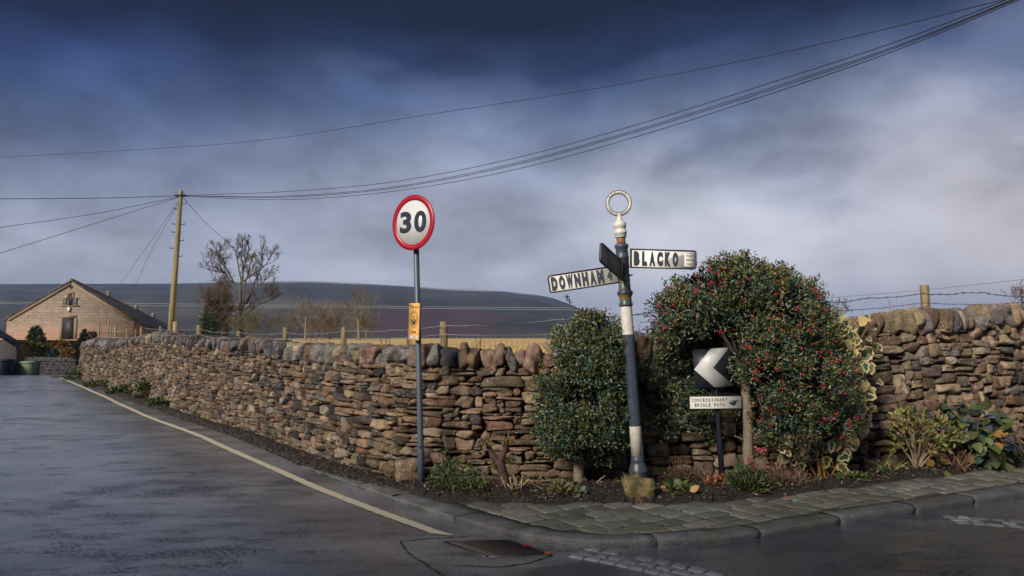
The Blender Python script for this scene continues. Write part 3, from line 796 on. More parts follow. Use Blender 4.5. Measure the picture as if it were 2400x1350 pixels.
# heather patch low on the shoulder
dv = t.n('ShaderNodeVectorMath', operation='DISTANCE'); mp = t.n('ShaderNodeMapping'); t.l(cg, mp.inputs[0]); mp.inputs['Scale'].default_value = (1 / 62, 1 / 150, 0)
t.l(mp.outputs[0], dv.inputs[0]); dv.inputs[1].default_value = (-62 / 62, 540 / 150, 0)
ht = t.math('ADD', dv.outputs['Value'], t.math('MULTIPLY', t.math('SUBTRACT', t.noise(cg, .012, 5, .6), .5), 1.6))
cc = t.mix(t.math('SUBTRACT', 1.0, t.step(ht, .75, 1.0)), cc, (.070, .041, .052))
t.l(cc, b.inputs['Base Color']); b.inputs['Roughness'].default_value = 1.0; b.inputs['Specular IOR Level'].default_value = 0.1; MOOR = m
V = []; F = []
uu = np.concatenate([np.linspace(-2600, -100, 40), np.linspace(-60, 1640, 180), np.linspace(1700, 3800, 30)]); tt = np.concatenate([np.linspace(0, 1, 40), [1.1, 1.3, 1.7]])
rs = np.random.RandomState(2)
for u in uu:
    h = max((790 - float(interp(SIL, u))), 0) / FPX
    for q in tt:
        r = 380 + 1100 * q; k = min(q, 1.0); prof = k ** .93 if q <= 1 else 1 - (q - 1) * .8
        zz = (h * 1480 + 1.6) * max(prof, 0) - 3.2 * (1 - k)
        gul = (2.6 * math.sin(u * .021 + 3 * k) + 1.6 * math.sin(u * .057 + 1.3 - 2 * k)) * math.sin(PI * k) ** 1.5 * (1 - k * .6)
        x = (u - CX) / FPX * r; V.append((x, r, zz + gul * min(1, h * 14)))
nq = len(tt)
F = [(i * nq + j, (i + 1) * nq + j, (i + 1) * nq + j + 1, i * nq + j + 1) for i in range(len(uu) - 1) for j in range(nq - 1)]
struct(mesh_obj('hill', V, F, None, MOOR, None, True))
# ------------------------------------------------------------------ signs and posts
SX, SY, SZ = np.array([1., 0, 0]), np.array([0, 1., 0]), np.array([0, 0, 1.])
POSTGREY = paint('grey_post_paint', (.062, .082, .112), .42, .3, dirt=((.17, .19, .21), .66, 9), scale=7)
GALV = paint('galvanised_steel', (.30, .31, .32), .4, .2, .6)
WHITE = paint('sign_white', (.70, .69, .65), .38, .06, dirt=((.30, .20, .12), .80, 45), scale=6)
FACEW = paint('reflective_white', (.58, .60, .60), .35, .06, scale=5)
RED = paint('sign_red', (.34, .006, .022), .35, .12, scale=6)
BLACKP = paint('sign_black', (.020, .025, .036), .32, .2)
SLATEB = paint('letter_blue_grey', (.040, .058, .085), .5, .25, dirt=((.30, .31, .32), .74, 45))
RIMD = paint('sign_rim_dark', (.030, .030, .036), .5, .3, dirt=((.10, .045, .02), .62, 22))
YELLOW = paint('notice_yellow', (.80, .43, .10), .4, .06, scale=4)
ALU = paint('sign_back_grey', (.18, .19, .20), .5, .15)

def frame_of(normal, tilt=0.0, up=SZ):
    N = unit(normal); Rv = unit(np.cross(up, N)); U = np.cross(N, Rv)
    c, s = math.cos(tilt), math.sin(tilt)
    return Rv * c + U * s, U * c - Rv * s, N
def circle(r, n=64, cx=0, cy=0): return [(cx + r * math.cos(2 * PI * i / n), cy + r * math.sin(2 * PI * i / n)) for i in range(n)]
def ring_mesh(mb, r0, r1, O, Rv, U, N, lift, thick, n=72, col=(1, 1, 1)):
    V = []
    for i in range(n):
        a = 2 * PI * i / n; d = Rv * math.cos(a) + U * math.sin(a)
        V += [O + d * r0 + N * lift, O + d * r1 + N * lift, O + d * r1 + N * (lift - thick), O + d * r0 + N * (lift - thick)]
    F = []
    for i in range(n):
        j = (i + 1) % n
        for k in range(4): F.append((i * 4 + k, i * 4 + (k + 1) % 4, j * 4 + (k + 1) % 4, j * 4 + k))
    mb.add(V, F, col)
def rrect(w, h, r, corners=(1, 1, 1, 1), n=6):
    P = []
    for k, (sx, sy, a0) in enumerate(((1, 1, 0), (-1, 1, 90), (-1, -1, 180), (1, -1, 270))):
        rr_ = r if corners[k] else .001
        for i in range(n + 1):
            a = math.radians(a0 + 90 * i / n); P.append((sx * (w / 2 - rr_) + rr_ * math.cos(a), sy * (h / 2 - rr_) + rr_ * math.sin(a)))
    return P
def outline(mb, poly, O, Rv, U, N, width, lift, thick, col=(1, 1, 1)):
    """raised rim following an outline"""
    n = len(poly); A = np.array(poly); c = A.mean(0); V = []
    e = np.roll(A, -1, 0) - A; nrm = np.stack([e[:, 1], -e[:, 0]], 1); nrm /= np.maximum(np.linalg.norm(nrm, axis=1, keepdims=True), 1e-9)
    vn = nrm + np.roll(nrm, 1, 0); vn /= np.maximum(np.linalg.norm(vn, axis=1, keepdims=True), 1e-9)
    I = A - vn * width
    for p, q in zip(A, I):
        V += [O + Rv * q[0] + U * q[1] + N * lift, O + Rv * p[0] + U * p[1] + N * lift, O + Rv * p[0] + U * p[1] + N * (lift - thick), O + Rv * q[0] + U * q[1] + N * (lift - thick)]
    F = [(i * 4 + k, i * 4 + (k + 1) % 4, ((i + 1) % n) * 4 + (k + 1) % 4, ((i + 1) % n) * 4 + k) for i in range(n) for k in range(4)]
    mb.add(V, F, col)

# --- speed limit sign
b0 = gnd(988, 1141, .05); Yp = b0[1]; ptop = at(974, 505, Yp + .03)
ax = unit(ptop - b0); Lp = np.linalg.norm(ptop - b0)
T1 = thing('speed_limit_sign', 'round red ringed speed limit sign on a slightly leaning grey post', 'road sign', b0)
mb = MB(); pxm = FPX / Yp
zj = (gnd(988, 1141, .05)[2] + 84 / pxm)
mb.lathe(b0 - ax * .1, ax, [(0, .0375), (zj - .03, .0375), (zj + .0, .036), (zj + .02, .0385), (zj + .035, .036), (zj + .06, .031), (Lp + .1, .030), (Lp + .105, .027)], 20, (1, 1, 1))
mb.build('pole', POSTGREY, T1, True)
mb = MB(); mb.lathe(b0 + ax * (zj - .012) - SY * .0335 - SX * .004, unit([-.1, -1, 0]), [(0, .011), (.006, .011), (.008, .008)], 6, (1, 1, 1)); mb.build('bolt', BLACKP, T1)
Rv, U, N = frame_of([-math.sin(math.radians(34.5)), -math.cos(math.radians(34.5)), 0], 0.0)
tl = math.radians(-1.5); Rv, U = Rv * math.cos(tl) + U * math.sin(tl), U * math.cos(tl) - Rv * math.sin(tl)
C0 = at(968, 521.5, Yp - .06); rad = 65.5 / pxm
mb = MB(); mb.prism(circle(rad, 72), C0, Rv, U, N, .004, (1, 1, 1)); plate = mb.build('sign_plate', FACEW, T1)
mb = MB(); ring_mesh(mb, rad * .80, rad * 1.002, C0, Rv, U, N, .0012, .0035); mb.build('red_ring', RED, plate)
mb = MB(); put_text(mb, '3', C0, Rv, U, N, -.35 * rad, 0.02 * rad, .55 * rad, .79 * rad, .002, bold=.04); put_text(mb, '0', C0, Rv, U, N, .345 * rad, .02 * rad, .58 * rad, .79 * rad, .002, bold=.04)
mb.build('numerals', BLACKP, plate)
mb = MB(); mb.prism(circle(rad * .985, 64), C0 - N * .0045, Rv, U, N, .008); mb.build('sign_back', ALU, plate)
for dz_ in (-.12, .12):
    mb = MB(); mb.box(C0 - N * .028 + U * dz_, Rv, U, N, .10, .03, .03); mb.build('clamp', GALV, T1)
# yellow notice on the same post, turned further away
Rv, U, N = frame_of([-math.sin(math.radians(55)), -math.cos(math.radians(55)), 0])
tl = math.radians(-2.2); Rv, U = Rv * math.cos(tl) + U * math.sin(tl), U * math.cos(tl) - Rv * math.sin(tl)
hN = 86 / pxm; wN = hN * .60; NO = at(970, 754, Yp - .055)
mb = MB(); mb.prism(rrect(wN, hN, .012), NO, Rv, U, N, .004); nt_ = mb.build('notice_plate', YELLOW, T1); nt_['label'] = 'small yellow notice plate lettered in black'
mb = MB(); put_text(mb, 'This is a', NO, Rv, U, N, 0, hN * .40, wN * .84, hN * .085, .0015, bold=.02)
put_text(mb, 'Area', NO, Rv, U, N, 0, -hN * .27, wN * .46, hN * .085, .0015, bold=.02)
mb.build('lettering', BLACKP, nt_); mb = MB()
def ell_ring(mb, a0, b0_, a1, b1, cx, cy, lift=.0015, n=48):
    V = []
    for i in range(n):
        q = 2 * PI * i / n; V += [NO + Rv * (cx + a0 * math.cos(q)) + U * (cy + b0_ * math.sin(q)) + N * lift, NO + Rv * (cx + a1 * math.cos(q)) + U * (cy + b1 * math.sin(q)) + N * lift]
    mb.add(V, [(2 * i, 2 * i + 1, (2 * i + 3) % (2 * n), (2 * i + 2) % (2 * n)) for i in range(n)])
re = wN * .40; cyE = hN * .075; ell_ring(mb, re * .955, re * .955, re, re, 0, cyE); ell_ring(mb, re * .64, re * .64, re * .67, re * .67, 0, cyE)
for wd, a0, a1, fl in (('NEIGHBOURHOOD', 205, -25, 1), ('WATCH', 232, 308, -1)):
    for i, ch in enumerate(wd):
        a = math.radians(a0 + (a1 - a0) * i / (len(wd) - 1)); rr_ = re * .81
        put_text(mb, ch, NO, Rv, U, N, rr_ * math.cos(a), cyE + rr_ * math.sin(a), None, re * .20, .0015, bold=.02, rot=(a - PI / 2) if fl > 0 else (a + PI / 2))
for (fx, fy, fr) in ((0, .34, .10), (-.24, .22, .085), (.24, .22, .085), (-.12, .02, .09), (.12, .02, .09)):
    mb.prism(circle(re * fr, 12, fx * re, cyE + fy * re), NO + N * .002, Rv, U, N, .001)
mb.prism([(-.5 * re, cyE - .02 * re), (-.46 * re, cyE - .30 * re), (-.26 * re, cyE - .55 * re), (0, cyE - .63 * re), (.26 * re, cyE - .55 * re), (.46 * re, cyE - .30 * re), (.5 * re, cyE - .02 * re), (.30 * re, cyE - .06 * re), (.12 * re, cyE - .12 * re), (.04 * re, cyE - .42 * re), (-.04 * re, cyE - .42 * re), (-.12 * re, cyE - .12 * re), (-.30 * re, cyE - .06 * re)], NO + N * .002, Rv, U, N, .001)
mb.build('emblem', BLACKP, nt_)
for sx in (-1, 1):
    mb = MB(); mb.prism(rrect(wN * .34, hN * .085, .003), NO + Rv * sx * wN * .25 - U * hN * .42 + N * .0015, Rv, U, N, .001); mb.build('logo_panel', FACEW, nt_)
for v in (720, 733, 788, 802):
    q = at(983, v, Yp); mb = MB(); mb.lathe(q - ax * .006, ax, [(0, .0335), (.012 if v in (720, 788) else .006, .0335)], 20)
    if v in (720, 788): mb.box(q + np.array([-.03, -.035, 0]), Rv, U, N, .06, .014, .03)
    mb.build('clamp_band', GALV, T1)

# --- fingerpost
FB = gnd(1499, 1140, .10); FT = at(1451.5, 508, FB[1]); FA = unit(FT - FB); FL = np.linalg.norm(FT - FB); fpx = FL / (1140 - 508)
def fv(v): return (1140 - v) * fpx                                # distance up the post for a picture row
WH, DK, RST, YG = (.66, .64, .58), (.050, .066, .090), (.30, .12, .05), (.20, .16, .035)
m, nt, b = new_mat('fingerpost_paint'); t = NT(nt); c = t.coord(); a = t.attr()
n = t.noise(c, 14, 5, .7); n2 = t.noise(c, 45, 4, .7); lum = t.n('ShaderNodeRGBToBW'); t.l(a, lum.inputs[0])
cc = t.mix(1.0, a, t.ramp(n, [(.3, .78), (.7, 1.12)]), 'MULTIPLY')
cc = t.mix(t.math('MULTIPLY', t.step(t.math('ADD', t.math('MULTIPLY', n, .6), t.math('MULTIPLY', n2, .4)), .60, .66), .8), cc, (.19, .135, .07))
t.l(cc, b.inputs['Base Color']); b.inputs['Roughness'].default_value = .38; t.bump(n2, .25, .004, b); FPM = m
T2 = thing('fingerpost', 'old white and blue grey fingerpost with a ring finial and three place arms', 'signpost', FB)
def lathe_seg(name, rows, k=28, mat=None, parent=None):
    mb = MB(); mb.lathe(FB, FA, [(fv(v), w * fpx / 2, col) for v, w, col in rows], k); return mb.build(name, mat or FPM, parent or T2, True)
lathe_seg('base', [(1160, 47, DK), (1132, 47, DK), (1129, 42, DK), (1108, 42, DK), (1106, 45, DK), (1102, 45, DK), (1098, 41, DK), (1088, 36, DK), (1084, 31, DK), (1082, 33, DK), (1077, 33, DK), (1074, 30, DK), (1069, 29, DK)])
lathe_seg('shaft', [(1070, 28.5, WH), (1001, 27.5, WH), (1000.5, 27.5, DK), (788, 27.5, DK), (787, 27.5, WH), (720, 27.5, WH), (719, 27.5, DK), (700, 27, DK)])
lathe_seg('collar', [(721, 31, DK), (718, 33, DK), (714, 31, DK), (712, 28, DK), (700, 28.5, YG), (696, 33, YG), (693, 36, DK), (690, 38, DK), (686, 36, DK), (684, 29, DK), (664, 27.5, (.12, .12, .055)), (660, 27, DK)])
lathe_seg('arm_hub', [(662, 29, YG), (658, 29.5, DK), (656, 27, DK), (633, 27, DK), (632, 29, DK), (608, 29, DK), (607, 31, DK), (604, 31, DK), (603, 29, DK), (584, 29, DK), (582, 33, DK), (577, 33, DK), (574, 30, DK), (573, 22, DK)])
lathe_seg('neck', [(576, 21, DK), (568, 21, RST), (563, 21, RST), (557, 21, DK)])
lathe_seg('cap', [(559, 24, WH), (557, 27, WH), (550, 27.5, WH), (549, 30, WH), (546, 31, WH), (543, 30, WH), (541, 26.5, WH), (535, 26.5, WH), (534, 29.5, WH), (525, 29.5, WH), (522, 27, WH), (518, 18, WH), (513, 12, WH), (505, 10.5, WH)])
for v, dx_ in ((590, .2), (648, .9)):
    q = FB + FA * fv(v); mb = MB(); d_ = unit([dx_, -1 + .8 * (dx_ > .5), 0]); mb.lathe(q + d_ * 13 * fpx, d_, [(0, 2.6 * fpx), (3 * fpx, 2.6 * fpx), (3.2 * fpx, 1.6 * fpx), (8 * fpx, 1.5 * fpx)] if dx_ > .5 else [(0, 2.6 * fpx), (4 * fpx, 2.6 * fpx)], 6); mb.build('bolt', RIMD, T2)
# ring finial
RC = at(1450, 476.5, FB[1]); r1 = 31 * fpx; r0 = 22.5 * fpx
Rv, U, N = frame_of([-.10, -1, 0], math.radians(3.0)); N = unit(N)
mb = MB(); ring_mesh(mb, r0 * 1.02, r1 * .985, RC, Rv, U, N, .011, .022, col=WH); rf = mb.build('ring_finial', FPM, T2)
mb = MB(); ring_mesh(mb, r1 * .965, r1 * 1.0, RC, Rv, U, N, .0145, .029); ring_mesh(mb, r0 * .985, r0 * 1.03, RC, Rv, U, N, .0145, .029); mb.build('ring_rim', RIMD, rf)
mb = MB(); rm = (r0 + r1) / 2
for wd, a0, a1, fl in (('BARLEY', 142, 52, 1), ('PARISH COUNCIL', 212, 330, -1)):
    for i, ch in enumerate(wd):
        if ch == ' ': continue
        a = math.radians(a0 + (a1 - a0) * i / (len(wd) - 1))
        put_text(mb, ch, RC, Rv, U, N, rm * math.cos(a), rm * math.sin(a), None, (r1 - r0) * .50, .0125, bold=.0, rot=(a - PI / 2) if fl > 0 else (a + PI / 2))
mb.build('lettering', RIMD, rf)

def arm(name_label, O0, O1, h, face_normal, words, back=False, chamfer=.03, lettercol=None):
    """O0: middle of the end at the hub, O1: middle of the free end"""
    X = unit(O1 - O0); N = unit(face_normal - X * np.dot(face_normal, X)); U = np.cross(N, X); flip = U[2] < 0
    if flip: U = -U
    L = np.linalg.norm(O1 - O0); Cn = (O0 + O1) / 2
    Xr = X if np.dot(np.cross(X, U), N) > 0 else -X             # reading direction
    free = 1 if np.dot(Xr, X) > 0 else -1
    cs = (1, 0, 0, 1) if free > 0 else (0, 1, 1, 0)
    poly = rrect(L, h, chamfer, cs)
    mb = MB(); mb.prism(poly, Cn, Xr, U, N, .014); p = mb.build('finger_arm', RIMD if back else WHITE, T2); p['label'] = name_label
    mb = MB(); outline(mb, [(x * 1.006, y * 1.02) for x, y in poly], Cn, Xr, U, N, .0125, .005, .024); mb.build('arm_rim', RIMD, p)
    if words:
        mb = MB()
        for (s, cx, cy, w, hh, bold) in words: put_text(mb, s, Cn, Xr, U, N, cx * L, cy * h, w * L if w else None, hh * h, .0045, bold=bold)
        mb.build('lettering', SLATEB, p)
    return p, Cn, Xr, U, N, L
FD = FB[1]
def lets(word, x0, x1, h, bold, cy=0.0, wf=.70, special=None):
    n = len(word); pitch = (x1 - x0) / n; r = []
    for i, ch in enumerate(word):
        w = pitch * wf * (special or {}).get(ch, 1.0); r.append((ch, x0 + pitch * (i + .5), cy, w, h, bold))
    return r
a0 = at(1478, 605, FD - .02); a1 = at(1632, 609.5, FD + .06); hA = 45 * fpx
p, Cn, Xr, U, N, L = arm('white arm lettered BLACKO', a0, a1, hA, np.array([-.05, -1, 0]), lets('BLACKO', -.47, .235, .76, .085, wf=.74, special={'L': .85}))
mb = MB(); mb.prism(rrect(.17 * L, .68 * hA, .002), Cn + Xr * .40 * L - U * .02 * hA + N * .003, Xr, U, N, .003); pl = mb.build('small_plate', WHITE, p)
mb = MB()
for s, cy_ in (('FOOT', .20), ('PATH', -.02), ('ONLY', -.24)): put_text(mb, s, Cn, Xr, U, N, .40 * L, cy_ * hA, .115 * L, .135 * hA, .0045, bold=.012)
mb.build('lettering', BLACKP, pl)
a0 = at(1449, 642, FD - .02); a1 = at(1286, 667, FD - .02); hA = 42 * fpx
p, Cn, Xr, U, N, L = arm('white arm lettered DOWNHAM 4 drooping outward', a0, a1, hA, np.array([.0, -1, 0]), lets('DOWNHAM', -.475, .30, .78, .085, wf=.78, special={'W': 1.12, 'M': 1.12}) + [('4', .375, .0, .070, .58, .06)])
a0 = at(1461, 636, FD - .07); a1 = at(1409, 590, FD - .60)
p, Cn, Xr, U, N, L = arm('dark weathered arm seen from behind pointing at the road', a0, a1, .190, np.array([1., -.35, 0.0]), None, back=True)
mb = MB(); q = a0 + (a1 - a0) * .06; mb.prism(rrect(.05, .19, .01), Cn - Xr * np.sign(np.dot(Xr, a1 - a0)) * (L / 2 - .05) + N * .006, Xr, U, N, .02); mb.build('arm_bracket', paint('lichen_yellow', (.17, .145, .035), .7, .4), p)

# --- chevron and bridle path signs on one black post
QB = bed_point(1692, .58); QY = QB[1]; QB = at(1694, 1140, QY); QT = at(1673, 845, QY); qx = QY / FPX; QA = unit(QT - QB)
T3_ = thing('chevron_signpost', 'black post with a chevron board and a bridle path plate in front of berried holly', 'road sign', QB)
BPOST = paint('chipped_black_paint', (.013, .017, .030), .33, .3, dirt=((.30, .33, .38), .655, 9), scale=8)
mb = MB(); LQ = np.linalg.norm(QT - QB); mb.lathe(QB - QA * .15, QA, [(0, 7.6 * qx), (LQ * .45, 6.4 * qx), (LQ * .60 + .15, 4.6 * qx), (LQ + .14, 4.2 * qx), (LQ + .15, 3.5 * qx)], 18); mb.build('pole', BPOST, T3_, True)
BY = QY - .055
cor = [at(u, v, BY) for u, v in ((1623, 820), (1712, 814), (1721, 903), (1630.5, 912))]
O_ = sum(cor) / 4; Xv = unit(cor[1] - cor[0] + cor[2] - cor[3]); N_ = np.array([0, -1., 0]); U_ = np.cross(N_, Xv); 
def loc2(u, v):
    d = at(u, v, BY) - O_; return (float(d @ Xv), float(d @ U_))
mb = MB(); mb.prism([loc2(u, v) for u, v in ((1630.5, 912), (1721, 903), (1712, 814), (1623, 820))], O_, Xv, U_, N_, .003); cb = mb.build('chevron_board', BLACKP, T3_)
z8 = lambda x, y: loc2(1580 + x / 3.75, 780 + y / 3.75)
mb = MB(); mb.prism([z8(175, 322), z8(355, 479), z8(527, 463), z8(343, 308), z8(482, 130), z8(320, 139)], O_ + N_ * .0012, Xv, U_, N_, .0011); mb.build('chevron', FACEW, cb)
mb = MB(); mb.box(O_ - N_ * .0 + SY * .022, Xv, U_, N_, .26, .03, .03); mb.build('clamp', GALV, T3_)
PY = QY - .05
c1, c2, c3, c4 = [at(u, v, PY) for u, v in ((1615, 928), (1739, 926.5), (1739, 958.5), (1615.5, 959.5))]
O_ = (c1 + c2 + c3 + c4) / 4; Xv = unit(c2 - c1 + c3 - c4); U_ = np.cross(N_, Xv); wP = np.linalg.norm(c2 - c1); hP = np.linalg.norm(c1 - c4)
mb = MB(); mb.prism(rrect(wP, hP, .004), O_, Xv, U_, N_, .008); ps = mb.build('path_plate', WHITE, T3_); ps['label'] = 'white plate lettered CONCESSIONARY BRIDLE PATH'
mb = MB(); outline(mb, rrect(wP * 1.003, hP * 1.01, .004), O_, Xv, U_, N_, .0075, .003, .013); mb.build('plate_rim', BLACKP, ps)
mb = MB()
def slab(word, x0, x1, cy, h):
    """serifed capitals: letter plus slab feet"""
    n = len(word); pitch = (x1 - x0) / n
    for i, ch in enumerate(word):
        if ch == ' ': continue
        cx = x0 + pitch * (i + .5); w = pitch * (.30 if ch == 'I' else .74)
        put_text(mb, ch, O_, Xv, U_, N_, cx, cy, w, h, .0012, bold=.03)
        if False and ch in 'NIRPHAYB':
            for sy in ((-1, 1) if ch in 'NIH' else ((-1,) if ch in 'RPAY' else ())):
                for sx in ((-1, 1) if ch in 'NHAR' else (0,) if ch in 'IY' else (-1,)):
                    mb.prism([(cx + sx * w * .42 - pitch * .20, cy + sy * h * .5 - h * .05), (cx + sx * w * .42 + pitch * .20, cy + sy * h * .5 - h * .05), (cx + sx * w * .42 + pitch * .20, cy + sy * h * .5 + h * .05), (cx + sx * w * .42 - pitch * .20, cy + sy * h * .5 + h * .05)], O_ + N_ * .0014, Xv, U_, N_, .001)
slab('CONCESSIONARY', -.455 * wP, .225 * wP, .185 * hP, .25 * hP)
slab('BRIDLE PATH', -.405 * wP, .175 * wP, -.185 * hP, .25 * hP)
mb.build('lettering', SLATEB, ps); mb = MB()
hand = [(480, 612), (500, 598), (522, 592), (545, 593), (567, 593), (571, 597), (568, 601), (552, 602), (545, 605), (549, 611), (545, 615), (547, 621), (541, 625), (541, 631), (533, 635), (515, 637), (496, 630), (488, 622)]
hx = lambda x, y: tuple(float(q) for q in ((at(1580 + x / 3.75, 780 + y / 3.75, PY) - O_) @ Xv, (at(1580 + x / 3.75, 780 + y / 3.75, PY) - O_) @ U_))
mb.prism([hx(*q) for q in hand][::-1], O_ + N_ * .0014, Xv, U_, N_, .001)
mb.build('pointing_hand', SLATEB, ps)

# --- telegraph pole
TY = 24.0; tb = at(397, 800, TY); tb[2] = 1.0; tt_ = at(424.5, 447, TY)
T4 = thing('telegraph_pole', 'tall yellowish wooden telegraph pole with climbing irons behind the stone wall', 'utility pole', tb)
m, nt, b = new_mat('pole_wood'); t = NT(nt); c = t.coord('Object', (12, 12, .8)); n = t.noise(c, 1.5, 5, .6)
t.l(t.ramp(n, [(.3, (.17, .135, .05)), (.6, (.29, .245, .13)), (.8, (.38, .335, .20))]), b.inputs['Base Color']); b.inputs['Roughness'].default_value = .75; POLEW = m
mb = MB(); A4 = unit(tt_ - tb); L4 = np.linalg.norm(tt_ - tb)
mb.lathe(tb, A4, [(0, .104), (L4 * .45, .090), (L4 - .02, .064), (L4, .062)], 18); mb.build('pole', POLEW, T4, True)
mb = MB(); q = at(411, 772, TY - .12); mb.lathe(np.r_[q[:2], 1.0], SZ, [(0, .085), (q[2] - 1.0 + .25, .08)], 10); mb.build('stub', POLEW, T4, True)
IRON = paint('iron', (.03, .03, .034), .5)
for k, v in enumerate((478, 490, 526, 527, 545, 565, 583, 602)):
    f = (v - 447) / (797 - 447); p = tt_ * (1 - f) + at(397, 797, TY) * f; sd = 1 if k in (0, 3, 5, 7) else -1
    mb = MB(); e = p + np.array([sd * .20, 0, .0]); mb.tube([p, e, e + [sd * .005, 0, .05]], .014, 5); mb.build('step_iron', IRON, T4)
mb = MB(); q = tt_ - A4 * .16; mb.box(q, SX, SZ, SY, .34, .05, .19); mb.build('wire_bracket', IRON, T4)

# --- overhead wires: each hangs from the pole in a shallow curve
WIRE = paint('black_cable', (.010, .011, .014), .6)
def wire(pts, r, label, grp=None, mat=WIRE, name='overhead_wire', n=60, cat='cable'):
    P = np.array([at(*p) for p in pts]); sg = np.concatenate([[0], np.cumsum(np.linalg.norm(np.diff(P, axis=0), axis=1))])
    # monotone cubic through the hanging points
    s = np.linspace(0, sg[-1], n); Q = []
    M = np.gradient(P, sg, axis=0)
    for x in s:
        i = min(np.searchsorted(sg, x, 'right') - 1, len(sg) - 2); h = sg[i + 1] - sg[i]; q = (x - sg[i]) / h
        Q.append((2 * q**3 - 3 * q * q + 1) * P[i] + (q**3 - 2 * q * q + q) * h * M[i] + (-2 * q**3 + 3 * q * q) * P[i + 1] + (q**3 - q * q) * h * M[i + 1])
    mb = MB(); mb.tube(Q, r * np.linspace(1, 1, n), 5); o = mb.build(name, mat, None, True); return tag(o, label, cat, grp)
dps = lambda us: [24.0 + (9.5 - 24.0) * ((u - 428) / (2340 - 428)) ** .8 for u in us]
us_ = (428, 700, 900, 1200, 1500, 1800, 2100, 2460); D_ = dps(us_)
# rows sampled from the picture, one list per cable
rows = [([458, 447, 429, 372, 290, 196, 98, -40], 'thin black overhead cable, highest of the group running right from the telegraph pole'),
        ([459, 458, 441, 384, 302, 208, 108, -36], 'black overhead cable just under the highest of the group at the telegraph pole'),
        ([459, 461, 444, 388, 306, 213, 112, -34], 'black overhead cable in the middle of the bundle right of the telegraph pole'),
        ([460, 467, 451, 399, 318, 222, 118, -30], 'lowest and slackest black cable of the group right of the telegraph pole')]
for k, (vv, lab) in enumerate(rows):
    wire([(u, v, d + .06 * k) for u, v, d in zip(us_, vv, D_)], .0075, lab, 'cables from the telegraph pole')
wire([(-160, 377, 31), (300, 352, 28), (600, 330, 25), (1000, 269, 21), (1500, 189, 16), (2000, 86, 12.0), (2460, -28, 9.5)], .0075, 'single black cable crossing the whole sky above the telegraph pole')
wire([(420, 459, 24), (250, 464, 22), (0, 466, 20), (-200, 466, 18)], .009, 'level cable running left from the top of the telegraph pole', 'cables from the telegraph pole')
wire([(420, 461, 24), (250, 496, 22), (0, 533, 19), (-200, 560, 17)], .007, 'sloping cable running left between a level and a steep one from the pole', 'cables from the telegraph pole')
wire([(420, 462, 24), (250, 515, 22), (0, 593, 18), (-200, 650, 15)], .007, 'steepest cable running left from the pole down past the barn', 'cables from the telegraph pole')
THINW = paint('grey_stay_wire', (.12, .125, .14), .5)
wire([(420, 470, 24), (350, 570, 30), (280, 668, 38)], .008, 'thin grey service wire dropping from the pole to the barn roof', None, THINW, 'service_wire', 20)
wire([(422, 470, 24), (360, 578, 30), (303, 700, 40)], .008, 'thin grey service wire dropping steeply beside another to the barn', None, THINW, 'service_wire', 20)
wire([(428, 462, 24), (480, 520, 32), (552, 583, 46)], .011, 'thin grey wire dropping right from the pole towards the tall bare tree', None, THINW, 'service_wire', 20)
PALEW = paint('pale_far_cable', (.25, .29, .31), .5)
wire([(-100, 707, 90), (400, 712, 90), (900, 718, 85), (1400, 722, 80)], .020, 'pale power cable crossing in front of the dark hillside', 'power cables below the hill', PALEW)
wire([(-100, 710, 92), (400, 717, 92), (900, 722, 87), (1400, 727, 82)], .020, 'lower one of two pale power cables before the hillside', 'power cables below the hill', PALEW)
wire([(1560, 722, 40), (1920, 700, 34), (2160, 680, 30), (2500, 644, 26)], .010, 'thin grey cable rising to the right beyond the wooden fence post', None, THINW)

# --- drain grate
m, nt, b = new_mat('rusty_iron_grate'); t = NT(nt); c = t.coord(); n = t.noise(c, 30, 5, .7)
t.l(t.ramp(n, [(.35, (.040, .036, .038)), (.65, (.085, .060, .050))]), b.inputs['Base Color']); b.inputs['Roughness'].default_value = .45; b.inputs['Metallic'].default_value = .4; t.bump(n, .3, .004, b)
GA = [gnd(1038, 1272), gnd(1192, 1267), gnd(1294, 1298), gnd(1138, 1306)]
T5 = thing('drain_grate', 'rusty slotted iron drain grate set in the asphalt by the kerb corner', 'drain', (sum(GA) / 4) * [1, 1, 0])
gq = lambda x, y, z=.012: np.r_[((GA[0] * (1 - x) + GA[1] * x) * (1 - y) + (GA[3] * (1 - x) + GA[2] * x) * y)[:2], z]
def slab4(mb, x0, x1, y0, y1, zt, zb):
    A = [gq(x0, y0, zt), gq(x1, y0, zt), gq(x1, y1, zt), gq(x0, y1, zt)]; B = [np.r_[p[:2], zb] for p in A]
    tri = np.cross(A[1] - A[0], A[2] - A[0])[2] > 0
    F = [(0, 1, 2, 3), (0, 4, 5, 1), (1, 5, 6, 2), (2, 6, 7, 3), (3, 7, 4, 0)]
    mb.add(A + B, F if tri else [f[::-1] for f in F])
mb = MB()
for (x0, x1, y0, y1) in ((0, .045, 0, 1), (.955, 1, 0, 1), (.045, .955, 0, .06), (.045, .955, .94, 1)): slab4(mb, x0, x1, y0, y1, .010, -.01)
mb.build('frame', m, T5)
mb = MB()
for k in range(10): y = .075 + k * .086; slab4(mb, .05, .95, y, y + .040, .009, -.01)
for k in range(3): x = .25 + k * .24; slab4(mb, x, x + .03, .062, .938, .0075, -.01)
mb.build('bars', m, T5)
mb = MB(); slab4(mb, .04, .96, .05, .95, .004, .0); mb.build('sump', BLACKP, T5)
